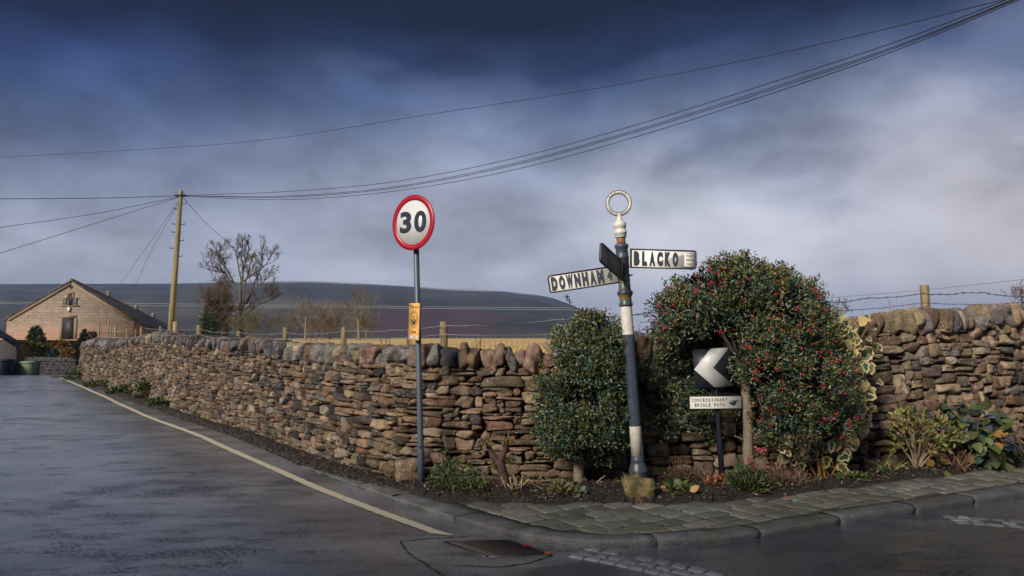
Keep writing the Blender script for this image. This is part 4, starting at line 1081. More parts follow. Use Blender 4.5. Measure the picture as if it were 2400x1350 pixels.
# ------------------------------------------------------------------ barn
m, nt, b = new_mat('barn_sandstone'); t = NT(nt); c = t.coord()
br = t.n('ShaderNodeTexBrick'); mp = t.n('ShaderNodeMapping'); mp.inputs['Rotation'].default_value = (PI / 2, 0, 0); t.l(c, mp.inputs[0]); 
wob = t.n('ShaderNodeTexNoise'); wob.inputs['Scale'].default_value = 1.4; t.l(c, wob.inputs['Vector'])
vadd = t.n('ShaderNodeVectorMath', operation='MULTIPLY_ADD'); t.l(wob.outputs['Color'], vadd.inputs[0]); vadd.inputs[1].default_value = (.10, .10, .10); t.l(mp.outputs[0], vadd.inputs[2])
t.l(vadd.outputs[0], br.inputs['Vector']); br.inputs['Scale'].default_value = 1.0; br.inputs['Brick Width'].default_value = .62; br.inputs['Row Height'].default_value = .24; br.inputs['Mortar Size'].default_value = .014; br.inputs['Bias'].default_value = -.1
br.inputs['Color1'].default_value = (.262, .205, .153, 1); br.inputs['Color2'].default_value = (.20, .156, .116, 1); br.inputs['Mortar'].default_value = (.12, .090, .066, 1)
sp = t.n('ShaderNodeSeparateXYZ'); t.l(c, sp.inputs[0]); low = t.math('SUBTRACT', 1.0, t.step(t.math('ADD', sp.outputs[2], t.math('MULTIPLY', t.math('SUBTRACT', t.noise(c, .8, 4), .5), 2.4)), 2.0, 3.0))
cc = t.mix(t.math('MULTIPLY', low, .45), br.outputs['Color'], (.42, .24, .175))
cc = t.mix(1.0, cc, t.ramp(t.noise(c, 1.6, 5, .7), [(.3, .70), (.7, 1.25)]), 'MULTIPLY'); cc = t.mix(1.0, cc, t.ramp(t.noise(c, 9, 4, .7), [(.3, .8), (.7, 1.15)]), 'MULTIPLY')
t.l(cc, b.inputs['Base Color']); b.inputs['Roughness'].default_value = .9; t.bump(br.outputs['Fac'], -.4, .02, b); BARNW = m
m, nt, b = new_mat('stone_slate_roof'); t = NT(nt); c = t.coord('Object')
br = t.n('ShaderNodeTexBrick'); br.inputs['Scale'].default_value = 1.0; br.inputs['Brick Width'].default_value = .7; br.inputs['Row Height'].default_value = .36; br.inputs['Mortar Size'].default_value = .03
mp = t.n('ShaderNodeMapping'); mp.inputs['Rotation'].default_value = (0, 0, math.radians(-10)); t.l(c, mp.inputs[0]); sw = t.n('ShaderNodeSeparateXYZ'); t.l(mp.outputs[0], sw.inputs[0]); cb_ = t.n('ShaderNodeCombineXYZ'); t.l(sw.outputs[1], cb_.inputs[0]); t.l(t.math('MULTIPLY', sw.outputs[0], 1.3), cb_.inputs[1]); t.l(cb_.outputs[0], br.inputs['Vector'])
br.inputs['Color1'].default_value = (.085, .087, .095, 1); br.inputs['Color2'].default_value = (.035, .037, .045, 1); br.inputs['Mortar'].default_value = (.012, .012, .014, 1)
t.l(t.mix(1.0, br.outputs['Color'], t.ramp(t.noise(c, 2.5, 5, .7), [(.3, .7), (.7, 1.5)]), 'MULTIPLY'), b.inputs['Base Color']); b.inputs['Roughness'].default_value = .55; t.bump(br.outputs['Fac'], -.6, .05, b); SLATE = m
DRESS = paint('dressed_stone', (.215, .165, .11), .85, .25, scale=4)
DARKIN = paint('dark_interior', (.010, .008, .014), .6, .3)

BD = 62.0
gAp = at(168, 657, BD); gL = at(16, 745, BD); gR = at(312, 745, BD)
T6 = thing('stone_barn', 'sandstone barn with a slate roof and dark doorway in its gable end', 'barn', np.array([(gL[0] + gR[0]) / 2, BD, 0]))
rA = at(452, 791, BD + 40); dRd = rA - gAp; dRd = dRd * (1.0)              # run of the long roof down the slope
N_ = np.array([0, -1., 0])
poly = [(gL[0], 0), (gR[0], 0), (gR[0], gR[2]), (gAp[0], gAp[2] - .12), (gL[0], gL[2])]
mb = MB(); mb.prism([(x, z) for x, z in poly], np.array([0, BD, 0]), SX, SZ, N_, .5)
# side wall under the right eave
off = dRd * [1, 1, 0]
e0 = np.array([gR[0], BD + .5, gR[2] - .12]); e1 = e0 + dRd * .97
mb.add([np.r_[e0[:2], -.3], np.r_[e1[:2], -1.5], e1, e0], [(0, 1, 2, 3)])
e0l = np.array([gL[0], BD + .5, gL[2] - .12]); e1l = e0l + dRd * .97
mb.add([np.r_[e0l[:2], -.3], np.r_[e1l[:2], -1.5], e1l, e0l], [(3, 2, 1, 0)])
bw = mb.build('wall', BARNW, T6)
mb = MB(); th = np.array([0, 0, .14])
for e, sgn in ((gR, 1), (gL, -1)):
    out_ = unit((e - gAp) * [1, 0, 1]); A = gAp + [0, -.12, .05]; Bq = e + out_ * .35 + [0, -.12, .05]; C_ = Bq + dRd; D_ = A + dRd
    V = [A, Bq, C_, D_, A - th, Bq - th, C_ - th, D_ - th]
    F = [(0, 1, 2, 3), (7, 6, 5, 4), (0, 4, 5, 1), (1, 5, 6, 2), (2, 6, 7, 3)]
    mb.add(V, F if sgn < 0 else [f[::-1] for f in F])
rf = mb.build('roof', SLATE, T6)
mb = MB(); mb.tube([gAp + [0, -.14, .08], gAp + dRd + [0, 0, .08]], .12, 6); mb.build('ridge_tiles', DRESS, rf)
mb = MB()
for e in (gL, gR):
    d = unit(e - gAp); p_ = np.array([-d[2], 0, d[0]]); p_ = p_ if p_[2] < 0 else -p_; A = gAp + [0, 0, -.12]; L_ = np.linalg.norm(e - gAp)
    q0, q1 = A + d * .15, A + d * (L_ - .1); mb.box((q0 + q1) / 2 + p_ * .10 - SY * .02, d, p_, SY, np.linalg.norm(q1 - q0), .26, .10)
mb.build('verge_stones', DRESS, bw)
bz = lambda x, y: at(x / 5.193, 640 + y / 5.193, BD - .01)
def rectp(mb, x0, y0, x1, y1, d0, thick):
    A, Bq = bz(x0, y0), bz(x1, y1); mb.box((A + Bq) / 2 + SY * d0, SX, SZ, SY, abs(Bq[0] - A[0]), abs(Bq[2] - A[2]), thick)
mb = MB(); rectp(mb, 757, 546, 907, 823, 0.0, .03); dr = mb.build('doorway', DARKIN, T6)
mb = MB(); rectp(mb, 735, 512, 930, 545, -.01, .10); rectp(mb, 733, 547, 756, 824, -.01, .09); rectp(mb, 908, 547, 930, 824, -.01, .09); rectp(mb, 728, 825, 935, 842, -.02, .12); mb.build('door_surround', DRESS, dr)
mb = MB(); rectp(mb, 836, 254, 882, 392, 0, .03); w1 = mb.build('pitching_window', DARKIN, T6)
mb = MB(); rectp(mb, 812, 236, 905, 253, -.01, .09); rectp(mb, 818, 254, 835, 310, -.012, .08); rectp(mb, 883, 254, 900, 310, -.012, .08); rectp(mb, 752, 393, 965, 406, -.015, .10); mb.build('window_surround', DRESS, w1)
for x0, x1 in ((770, 817), (896, 943)):
    mb = MB(); rectp(mb, x0, 312, x1, 388, 0, .03); lw = mb.build('louvre_window', DARKIN, T6)
    mb = MB()
    for k in range(5): y = 318 + k * 15; rectp(mb, x0 + 2, y, x1 - 2, y + 6, -.025, .03)
    mb.build('louvre', GALV, lw)
    mb = MB(); rectp(mb, x0 - 12, 300, x1 + 12, 311, -.01, .08); mb.build('lintel', DRESS, lw)
mb = MB(); q = bz(867, 172); mb.lathe(q, N_, [(0, .13), (.02, .13)], 14); mb.build('owl_hole', DARKIN, T6)
mb = MB(); rectp(mb, 832, 414, 859, 466, -.06, .14); ab = mb.build('alarm_box', FACEW, T6)
for (u, v, q) in ((241, 680, .21), (317, 713, .41), (367, 736, .555)):
    p = gAp + dRd * q; s_ = p[1] / FPX
    mb = MB(); base = p + [0, 0, -.15]; mb.lathe(base, SZ, [(0, 4.4 * s_), (.3, 4.4 * s_), (.31, 5.0 * s_), (.40, 5.0 * s_), (.41, 4.2 * s_), (.52, 4.2 * s_), (.53, 5.0 * s_), (.62, 5.0 * s_), (.63, 4.0 * s_), (.74, 3.6 * s_), (.82, 1.5 * s_)], 14); mb.build('roof_ventilator', paint('vent_metal', (.20, .15, .15), .5, .4), T6)

# --- low outbuilding at the edge
OY = 37.0
T7 = thing('outbuilding', 'small stone outbuilding with a pale slate roof beside the wheelie bins', 'outbuilding', at(10, 850, OY) * [1, 1, 0] + [0, 0, -.9])
w0, w1_ = at(-140, 800, OY), at(38.5, 800, OY); zt = at(38, 798, OY)[2]
mb = MB(); V = []
mb.prism([(w0[0], -1.2), (w1_[0], -1.2), (w1_[0], zt - .05), (w0[0], zt - .05)], np.array([0, OY, 0]), SX, SZ, np.array([0, -1., 0]), .3, (.12, .105, .09)); mb.build('wall', paint('dark_rubble', (.085, .078, .072), .9, .55, scale=7, bump=.5), T7)
r0_, r1_ = at(-140, 690, OY + 1.2), at(40.5, 795, OY - .15); rz0 = at(-140, 684, OY)[2]
mb = MB(); A = np.array([w0[0], OY - .2, rz0]); Bq = np.array([r1_[0], OY - .2, at(40, 796, OY)[2]]); bk = np.array([-2.3, 3.2, 0]); C_ = Bq + bk; D_ = A + bk; th = np.array([0, 0, .10])
mb.add([A, Bq, C_, D_, A - th, Bq - th, C_ - th, D_ - th], [(0, 1, 2, 3), (7, 6, 5, 4), (0, 4, 5, 1), (1, 5, 6, 2), (2, 6, 7, 3)]); mb.build('roof', paint('wet_slate', (.21, .22, .25), .45, .3, scale=5), T7)
mb = MB(); d = unit(Bq - A); mb.box((A + Bq) / 2 - [0, .03, .23], d, np.cross(SY, d) * -1, SY, np.linalg.norm(Bq - A), .24, .05); mb.build('bargeboard', paint('dark_board', (.02, .021, .03), .5), T7)

# --- wheelie bins beyond the brow of the road
def bin_(u0, u1, vtop, Y, col, label):
    p0, p1 = at(u0, vtop, Y), at(u1, vtop, Y); w = p1[0] - p0[0]; zt = p0[2]; h = 1.02; cx = (p0[0] + p1[0]) / 2; zb = zt - h
    T = thing('wheelie_bin', label, 'bin', (cx, Y + .3, zb), 'wheelie bins at the brow of the road'); mt = paint('bin_plastic', col, .45, .15)
    mb = MB(); V = []
    for z, k in ((zb + .06, .80), (zb + .80, .97), (zb + .94, 1.0)):
        for sx, sy in ((-1, -1), (1, -1), (1, 1), (-1, 1)): V.append((cx + sx * w / 2 * k * .95, Y + .3 + sy * .30 * k, z))
    F = [(j * 4 + i, j * 4 + (i + 1) % 4, (j + 1) * 4 + (i + 1) % 4, (j + 1) * 4 + i) for j in range(2) for i in range(4)] + [(3, 2, 1, 0)]
    mb.add(V, F); mb.build('body', mt, T)
    mb = MB(); V = [(cx + sx * w / 2 * 1.02, Y + .3 + sy * .33, z + (.02 if sy < 0 else .07)) for z in (zb + .935, zb + .985) for sx, sy in ((-1, -1), (1, -1), (1, 1), (-1, 1))]
    mb.add(V, [(3, 2, 1, 0), (4, 5, 6, 7)] + [(i, (i + 1) % 4, 4 + (i + 1) % 4, 4 + i) for i in range(4)]); mb.build('lid', mt, T)
    mb = MB(); mb.tube([(cx - w * .42, Y + .68, zb + .97), (cx + w * .42, Y + .68, zb + .97)], .022, 8); mb.build('handle', BLACKP, T)
    for sx in (-1, 1):
        mb = MB(); mb.lathe((cx + sx * w * .40 - .03, Y + .56, zb + .11), SX, [(0, .11), (.06, .11)], 16); mb.build('wheel', BLACKP, T)
bin_(44, 77, 848, 34.0, (.17, .24, .13), 'pale green wheelie bin in front of the low dark garden wall')
bin_(24, 43, 848, 34.6, (.012, .025, .11), 'dark blue wheelie bin squeezed beside the green one')
bin_(9, 27, 846, 33.6, (.030, .013, .020), 'dark maroon wheelie bin between two bluish bins')
bin_(-14, 11, 844, 33.2, (.012, .022, .040), 'blue black wheelie bin cut off by the frame edge')

# --- low garden wall behind the bins
rs = np.random.RandomState(14); gw0, gw1 = at(60, 850, 37.5), at(178, 850, 36.0); mb = MB()
for x in np.arange(0, 1.001, .04):
    for z in np.arange(-1.0, at(100, 846, 37)[2], .14):
        p = gw0 * (1 - x) + gw1 * x; p = np.r_[p[:2], z + .05]; L = rock(.085 + rs.uniform(0, .04), .075, .12, rs, chops=3)
        mb.add(place(L, p + rs.normal(0, .012, 3), SX, -SY, SZ), CSF, np.array(PAL['slate']) * rs.uniform(.3, .7))
GW = thing('garden_wall', 'low dark garden wall behind the green wheelie bin', 'wall', np.r_[gw0[:2], -1.0]); mb.build('stonework', STONE, GW, True)
mb = MB()
for x in np.arange(.02, 1, .045):
    p = gw0 * (1 - x) + gw1 * x; p = np.r_[p[:2], at(100, 842, 37)[2]]; L = rock(.10, .11, .14, rs, chops=4, p=3.5); mb.add(place(L, p, SX, -SY, SZ, roll=rs.normal(0, .15)), CSF, np.array(PAL['slate']) * rs.uniform(.4, .9))
mb.build('coping', STONE, GW, True)

# ------------------------------------------------------------------ fences
m, nt, b = new_mat('weathered_post_wood'); t = NT(nt); c = t.coord('Object', (14, 14, 1.2)); n = t.noise(c, 1.6, 5, .65)
cc = t.ramp(n, [(.3, (.10, .080, .045)), (.55, (.24, .185, .095)), (.75, (.33, .27, .15))])
t.l(cc, b.inputs['Base Color']); b.inputs['Roughness'].default_value = .85; t.bump(n, .5, .01, b); POSTW = m
FENCE = thing('wire_fence', 'barbed wire fence on round wooden posts running behind the stone wall', 'fence', (0.5, 9.2, 1.3))
posts = [(332, 767, 7), (377, 765, 7), (467, 762, 12), (560, 776, 10), (669, 768, 12), (807, 767, 14), (1040, 754, 19), (1381, 729, 19), (2166, 668, 20)]
ftop = {}
fpos = []
for (u, v, w) in posts:
    # where the sight line meets the fence line, 0.75 m behind the wall face
    best = None
    for s in np.arange(.5, WS[-1] - .1, .04):
        q = wall_pt(s, 1.3, -.78); pu = pix(np.r_[q[:2], 1.6])[0]
        if best is None or abs(pu - u) < best[0]: best = (abs(pu - u), q, s)
    q = best[1]; d = q[1]; top = at(u, v, d); r = w * d / FPX / 2
    r = min(max(r, .045), .065)
    zb = 1.15; dx_ = {807: -.035, 2166: .03}.get(u, 0)
    mb = MB(); ax_ = unit(np.array([0 - dx_ * 1.0, 0, 1.0])); hh = top[2] - zb
    mb.lathe(top - ax_ * hh, ax_, [(0, r), (hh * .5, r * 1.0), (hh - .015, r * .97), (hh, r * .90)], 14); mb.build('fence_post', POSTW, FENCE, True); fpos.append((u, top, best[2]))
BARB = paint('galvanised_wire', (.22, .24, .27), .45, .2, .3); BARBD = paint('rusted_wire', (.035, .030, .032), .6, .3)
def barbed(pts, r, mat, barbs=True, name='barbed_wire', sp=.13, wob=.006):
    P = np.array(pts); sg = np.concatenate([[0], np.cumsum(np.linalg.norm(np.diff(P, axis=0), axis=1))]); n = int(sg[-1] / .12); s = np.linspace(0, sg[-1], n)
    Q = np.stack([np.interp(s, sg, P[:, i]) for i in range(3)], 1); rr_ = np.random.RandomState(int(r * 1e5) + n)
    seg = np.interp(s, sg, np.arange(len(sg))); fr = seg - np.floor(seg)
    Q[:, 2] += -.03 * 4 * fr * (1 - fr) + rr_.normal(0, wob, n)
    mb = MB(); mb.tube(Q, r, 4)
    if barbs:
        for x in np.arange(.05, sg[-1], sp):
            c_ = np.array([np.interp(x, s, Q[:, i]) for i in range(3)])
            for k in range(2):
                d = unit(rr_.normal(size=3)) * .017; mb.tube([c_ - d, c_ + d], r * .9, 3)
    return mb.build(name, mat, FENCE)
L_ = [p for p in fpos if p[0] <= 1400]; Rr = [p for p in fpos if p[0] >= 1300]
lw = lambda lst, vs: [at(u, v, p[1][1] - .06) for (u, v), p in zip(vs, lst)]
barbed([at(u, v, d) for u, v, d in ((340, 770, 18), (467, 771, 15.2))] + [at(560, 780, 13.6), at(669, 780, 12.2), at(807, 776, 10.8), at(1040, 763, 9.1), at(1381, 742, 8.9), at(1530, 731, 9.0)], .0045, BARB)
barbed([at(340, 783, 18), at(467, 784, 15.2), at(560, 793, 13.6), at(669, 793, 12.2), at(807, 793, 10.8), at(1040, 783, 9.1), at(1381, 778, 8.9), at(1530, 770, 9.0)], .0045, BARB, False, 'strand_wire', wob=.003)
barbed([at(1381, 741, 8.9), at(1530, 731, 9.05), at(1920, 707, 9.35), at(2040, 697, 9.5), at(2160, 687, 9.6), at(2260, 684, 9.8), at(2560, 694, 10.2)], .0045, BARBD)
barbed([at(1500, 755, 9.0), at(1920, 728, 9.35), at(2160, 709, 9.6), at(2400, 708, 10), at(2560, 711, 10.2)], .0035, BARBD, False, 'strand_wire', wob=.003)
mb = MB()
for u in np.arange(1925, 2500, 24):
    v = float(np.interp(u, [1920, 2160, 2400, 2560], [728, 709, 708, 711])); d = float(np.interp(u, [1920, 2560], [9.37, 10.22])); mb.tube([at(u, v, d), at(u + 6, v + 60, d)], .0022, 3)
mb.tube([at(u, v + 34, d) for u, v, d in ((1920, 728, 9.37), (2160, 709, 9.6), (2400, 708, 10), (2560, 711, 10.2))], .0028, 3)
for u in np.arange(420, 1330, 13):
    d = float(np.interp(u, [340, 467, 560, 669, 807, 1040, 1381], [18, 15.2, 13.6, 12.2, 10.8, 9.1, 8.9])); v = float(np.interp(u, [340, 467, 560, 669, 807, 1040, 1381], [783, 784, 793, 793, 793, 783, 778])); mb.tube([at(u, v, d), at(u, v + 40, d)], .0022, 3)
mb.build('netting', BARB, FENCE)
# paling fence by the barn
PF = thing('paling_fence', 'short run of grey wooden stakes with dead stems in front of the barn gable', 'fence', at(265, 800, 29) * [1, 1, 0] + [0, 0, .9])
for (u, v, w) in ((233, 752, 4.5), (255, 752, 4.5), (260, 760, 4), (271, 765, 5.5), (298, 770, 5), (318, 772, 3.5)):
    top = at(u, v, 28.5); r = w * 28.5 / FPX / 2; mb = MB(); mb.lathe(np.r_[top[:2], .8], SZ, [(0, r), (top[2] - .8, r * .95)], 8); mb.build('fence_post', POSTW, PF)
mb = MB(); mb.tube([at(225, 775, 28.4), at(330, 780, 28.4)], .012, 4); mb.tube([at(225, 790, 28.4), at(330, 792, 28.4)], .012, 4); mb.build('rail_wire', BARB, PF)

# ------------------------------------------------------------------ haze
hz, nt, b = new_mat('air_haze'); nt.nodes.remove(b); pv = nt.nodes.new('ShaderNodeVolumePrincipled'); pv.inputs['Color'].default_value = (.45, .63, 1.0, 1); pv.inputs['Density'].default_value = 0.00042; pv.inputs['Anisotropy'].default_value = .6
nt.links.new(pv.outputs[0], nt.nodes['Material Output'].inputs['Volume'])
mb = MB(); mb.box((0, 0, 61), SX, SY, SZ, 5400, 5400, 132); hzo = mb.build('haze', hz); tag(hzo, 'thin blue air between the road corner and the distant hill', None, None, 'stuff')
# drifting cloud caught on the hill top
cl, nt, b = new_mat('hill_cloud'); nt.nodes.remove(b); t = NT(nt); pv = nt.nodes.new('ShaderNodeVolumePrincipled'); pv.inputs['Color'].default_value = (.9, .92, 1, 1)
c = t.coord('Generated'); d_ = t.n('ShaderNodeVectorMath', operation='DISTANCE'); t.l(c, d_.inputs[0]); d_.inputs[1].default_value = (.5, .5, .5)
fall = t.math('SUBTRACT', 1.0, t.step(d_.outputs['Value'], .05, .5)); t.l(t.math('MULTIPLY', fall, .055), pv.inputs['Density']); nt.links.new(pv.outputs[0], nt.nodes['Material Output'].inputs['Volume'])
import itertools
for (u, v, Y, ru, rv) in ((775, 672, 1390, 105, 15), (842, 690, 1330, 46, 24), (1040, 684, 1390, 170, 12), (1205, 696, 1390, 85, 11), (640, 665, 1400, 120, 8)):
    q = at(u, v, Y); sx, sz = ru * Y / FPX, rv * Y / FPX
    V, F = cube_sphere(6); V = V / np.linalg.norm(V, axis=1, keepdims=True)
    o = mesh_obj('hill_mist', V * np.array([sx, 60, sz]) + q, F, None, cl, None, True); tag(o, 'pale wisp of low cloud lying on the crest of the dark hill', None, 'wisps of cloud on the hill', 'stuff')
# ------------------------------------------------------------------ vegetation
HOLLYM = leaf_mat('holly_leaf', .36, .5, .06); LEAFM = leaf_mat('soft_leaf', .5, .4, .2); DEADM = leaf_mat('dead_leaf', .85, .15, .15)
m, nt, b = new_mat('bark'); t = NT(nt); c = t.coord(); n = t.noise(c, 22, 5, .7); a = t.attr()
t.l(t.mix(1.0, a, t.ramp(n, [(.3, .55), (.7, 1.35)]), 'MULTIPLY'), b.inputs['Base Color']); b.inputs['Roughness'].default_value = .85; t.bump(n, .5, .008, b); BARK = m
HOL = np.array([(0, 0, 0), (1, 0, -.10), (.22, .24, .10), (.44, .14, .02), (.66, .25, .10), (.22, -.24, .10), (.44, -.14, .02), (.66, -.25, .10)]); HOLF = [(0, 1, 4, 3, 2), (1, 0, 5, 6, 7)]
OVAL = np.array([(0, 0, 0), (1, 0, -.08), (.28, .20, .06), (.66, .20, .05), (.28, -.20, .06), (.66, -.20, .05)]); OVALF = [(0, 1, 3, 2), (1, 0, 4, 5)]
BROAD = np.array([(0, 0, 0), (.35, 0, -.02), (.7, 0, -.05), (1, 0, -.16), (.12, .22, .05), (.40, .36, .05), (.74, .25, .0), (.12, -.22, .05), (.40, -.36, .05), (.74, -.25, .0)]); BROADF = [(0, 1, 5, 4), (1, 2, 6, 5), (2, 3, 6, 6), (1, 0, 7, 8), (2, 1, 8, 9), (3, 2, 9, 9)]
BROADF = [(0, 1, 5), (0, 5, 4), (1, 2, 6), (1, 6, 5), (2, 3, 6), (1, 0, 8), (8, 0, 7), (2, 1, 9), (9, 1, 8), (3, 2, 9)]
NEED = np.array([(0, -.05, 0), (0, .05, 0), (.6, .05, .02), (.6, -.05, .02), (1, 0, -.03)]); NEEDF = [(0, 1, 2, 3), (3, 2, 4)]
def pick(rs, pal, n, var=.25):
    w = np.array([p[0] for p in pal], float); c = np.array([p[1] for p in pal]); i = rs.choice(len(pal), n, p=w / w.sum())
    return c[i] * rs.uniform(1 - var, 1 + var, (n, 1)) * (1 + rs.normal(0, .06, (n, 3)))
def lobes_points(lobes, n, rs, r0=.75, r1=1.03):
    """points spread over a union of ellipsoids; returns point and outward direction"""
    wts = np.array([l[1][0] * l[1][1] + l[1][0] * l[1][2] for l in lobes]) * np.array([l[2] if len(l) > 2 else 1 for l in lobes]); k = rs.choice(len(lobes), n, p=wts / wts.sum())
    c = np.array([l[0] for l in lobes])[k]; r = np.array([l[1] for l in lobes])[k]
    u = rnd_unit(n, rs); q = rs.uniform(r0, r1, (n, 1)); return c + u * r * q, u
def clustered(lobes, ncl, per, spread, rs, r0=.78, r1=1.04):
    P, O = lobes_points(lobes, ncl, rs, r0, r1)
    clustered.P = P
    k = rs.poisson(per, ncl); idx = np.repeat(np.arange(ncl), k); n = len(idx)
    along = rs.uniform(-.7, 1.0, (n, 1)); p = P[idx] + O[idx] * along * spread + rs.normal(0, .42, (n, 3)) * spread
    return p, O[idx], idx, along[:, 0]
def lobe(u, v, Y, ru, rv, ry=None, w=1.0):
    c = at(u, v, Y); k = Y / FPX; return (c, np.array([ru * k, ry if ry else (ru + rv) / 2 * k, rv * k]), w)

def clear_of_signs(x, rs):
    """branches are cut back in front of the signs"""
    if x[1] > QY + .06: return False
    u, v = pix(x); return (1592 < u < 1712 - rs.uniform(0, 10) and 790 + rs.uniform(0, 14) < v < 1130) or (1690 < u < 1745 and 905 < v < 1130)
def clear_of_post(x, rs):
    u, v = pix(x); edge = 1471 + (v - 790) * .045 - (12 if v > 990 else 0)
    return (u > edge + rs.exponential(6) and v > 770)
# --- the two hollies
def limb(mb, pts, r0, r1, col, k=7, wob=.0, rs=R):
    P = np.array(pts, float); sg = np.concatenate([[0], np.cumsum(np.linalg.norm(np.diff(P, axis=0), axis=1))]); s = np.linspace(0, sg[-1], max(4, 3 * len(P)))
    Q = np.stack([np.interp(s, sg, P[:, i]) for i in range(3)], 1)
    for _ in range(2): Q[1:-1] = .25 * Q[:-2] + .5 * Q[1:-1] + .25 * Q[2:]
    if wob: Q[1:-1] += rs.normal(0, wob, Q[1:-1].shape)
    mb.tube(Q, np.linspace(r0, r1, len(Q)), k, col); return Q

def holly(name, label, base, trunk, lobes, ncl, per, nin, pal, palin, seed, leaf, cat='holly bush', shoots=(), prune=None, nshoot=60):
    rs = np.random.RandomState(seed)
    T = thing(name, label, cat, base)
    mb = MB(); cen = np.mean([l[0] for l in lobes], axis=0)
    tp = limb(mb, trunk, .058, .045, (.20, .165, .115), 12, .003, rs)
    mb.build('trunk', BARK, T, True)
    mb = MB()
    for l in lobes:
        for _ in range(7 if len(l) < 3 or l[2] > .6 else 0):
            e = l[0] + rnd_unit(1, rs)[0] * l[1] * rs.uniform(.5, .95)
            if prune and any(prune(tp[-1] * (1 - f) + e * f - [0, .06, 0], np.random.RandomState(1)) for f in (.15, .3, .45, .6, .75, .9, 1)): continue
            limb(mb, [tp[-1], (tp[-1] + e) / 2 + rs.normal(0, .05, 3), e], .018, .004, (.075, .062, .045), 5, .006, rs)
    mb.build('branches', BARK, T, True)
    p, O, idx, al = clustered(lobes, ncl, per, .056, rs, .76, 1.05); P0 = clustered.P
    D = O * .8 + rs.normal(0, .75, p.shape) + [0, 0, .25]; N = O * .7 + np.array([-.15, -.25, .45]) + rs.normal(0, .55, p.shape)
    col = pick(rs, pal, len(p), .3)
    clc = rs.uniform(.75, 1.25, (ncl, 1)); col = col * clc[idx]
    # younger, yellower leaves at the shoot tips that reach the light
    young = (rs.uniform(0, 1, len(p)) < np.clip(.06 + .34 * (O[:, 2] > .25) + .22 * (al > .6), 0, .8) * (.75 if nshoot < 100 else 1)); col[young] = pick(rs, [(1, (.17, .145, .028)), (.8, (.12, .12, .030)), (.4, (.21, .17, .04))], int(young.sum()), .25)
    keep = np.ones(len(p), bool)
    ww = np.sin(P0 @ np.array([9.1, 4.0, 3.3]) + seed) + np.sin(P0 @ np.array([-3.7, 7.0, 8.9]) + 2) + np.sin(P0 @ np.array([5.0, -6.0, 11.0]) + 4) ; keep &= (ww > -.85)[idx]
    if prune: keep &= np.array([not prune(x, rs) for x in p])
    parts = [leaf_mesh(HOL, HOLF, p[keep], D[keep], N[keep], rs.uniform(.6, 1.15, keep.sum()) * leaf, col[keep])]
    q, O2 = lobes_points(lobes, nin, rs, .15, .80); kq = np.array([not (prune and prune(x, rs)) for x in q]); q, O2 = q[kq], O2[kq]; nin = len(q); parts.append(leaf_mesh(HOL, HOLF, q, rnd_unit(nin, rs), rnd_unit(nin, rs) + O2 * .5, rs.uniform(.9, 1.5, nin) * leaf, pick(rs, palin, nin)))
    sp_, so_ = lobes_points([l for l in lobes if len(l) < 3 or l[2] > .6], nshoot, rs, .96, 1.0); ln = rs.uniform(.05, .15, (nshoot, 1))
    shoots = list(shoots) + [(a_, b_) for a_, b_ in zip(sp_, sp_ + (so_ * .8 + [0, 0, .5] + rs.normal(0, .35, (nshoot, 3))) * ln) if not (prune and (prune(b_, rs) or prune(a_, rs)))]
    for (a_, b_) in shoots:
        k = 34; f = rs.uniform(0, 1, (k, 1)); pp = a_ * (1 - f) + b_ * f + rs.normal(0, .016, (k, 3)); dd = (b_ - a_) / np.linalg.norm(b_ - a_) * .5 + rs.normal(0, .7, (k, 3)); parts.append(leaf_mesh(HOL, HOLF, pp, dd, rnd_unit(k, rs) + [0, -.3, .3], rs.uniform(.6, 1.0, k) * leaf, pick(rs, [(1, (.12, .11, .022)), (1, (.05, .07, .025))], k)))
    V = np.concatenate([x[0] for x in parts]); o = 0; F = []
    for x in parts: F.append(x[1] + o); o += len(x[0])
    mesh_obj('crown', V, np.concatenate(F), np.concatenate([x[2] for x in parts]), HOLLYM, T)
    return T, p, O

HY = 7.42
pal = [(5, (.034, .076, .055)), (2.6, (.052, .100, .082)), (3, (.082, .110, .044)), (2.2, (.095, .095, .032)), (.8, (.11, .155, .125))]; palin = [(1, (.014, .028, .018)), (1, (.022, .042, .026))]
sb = bed_point(1357, .70); SY_ = sb[1]
lob = [lobe(1385, 830, SY_, 98, 82), lobe(1368, 905, SY_, 106, 100, .36), lobe(1362, 985, SY_, 106, 85, .36), lobe(1415, 790, SY_ + .02, 55, 46), lobe(1378, 762, SY_, 30, 26, None, 1.3), lobe(1438, 930, SY_ + .05, 44, 110, .30), lobe(1340, 1010, SY_ - .02, 70, 55), lobe(1422, 1030, SY_ + .05, 54, 48), lobe(1400, 750, SY_, 16, 16, None, 1.5)]
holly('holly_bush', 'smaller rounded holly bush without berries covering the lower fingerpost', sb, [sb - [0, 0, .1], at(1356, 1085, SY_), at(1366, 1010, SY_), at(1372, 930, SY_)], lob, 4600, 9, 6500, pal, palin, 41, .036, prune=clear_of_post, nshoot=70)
bb = bed_point(1754, .50); BYY = bb[1]
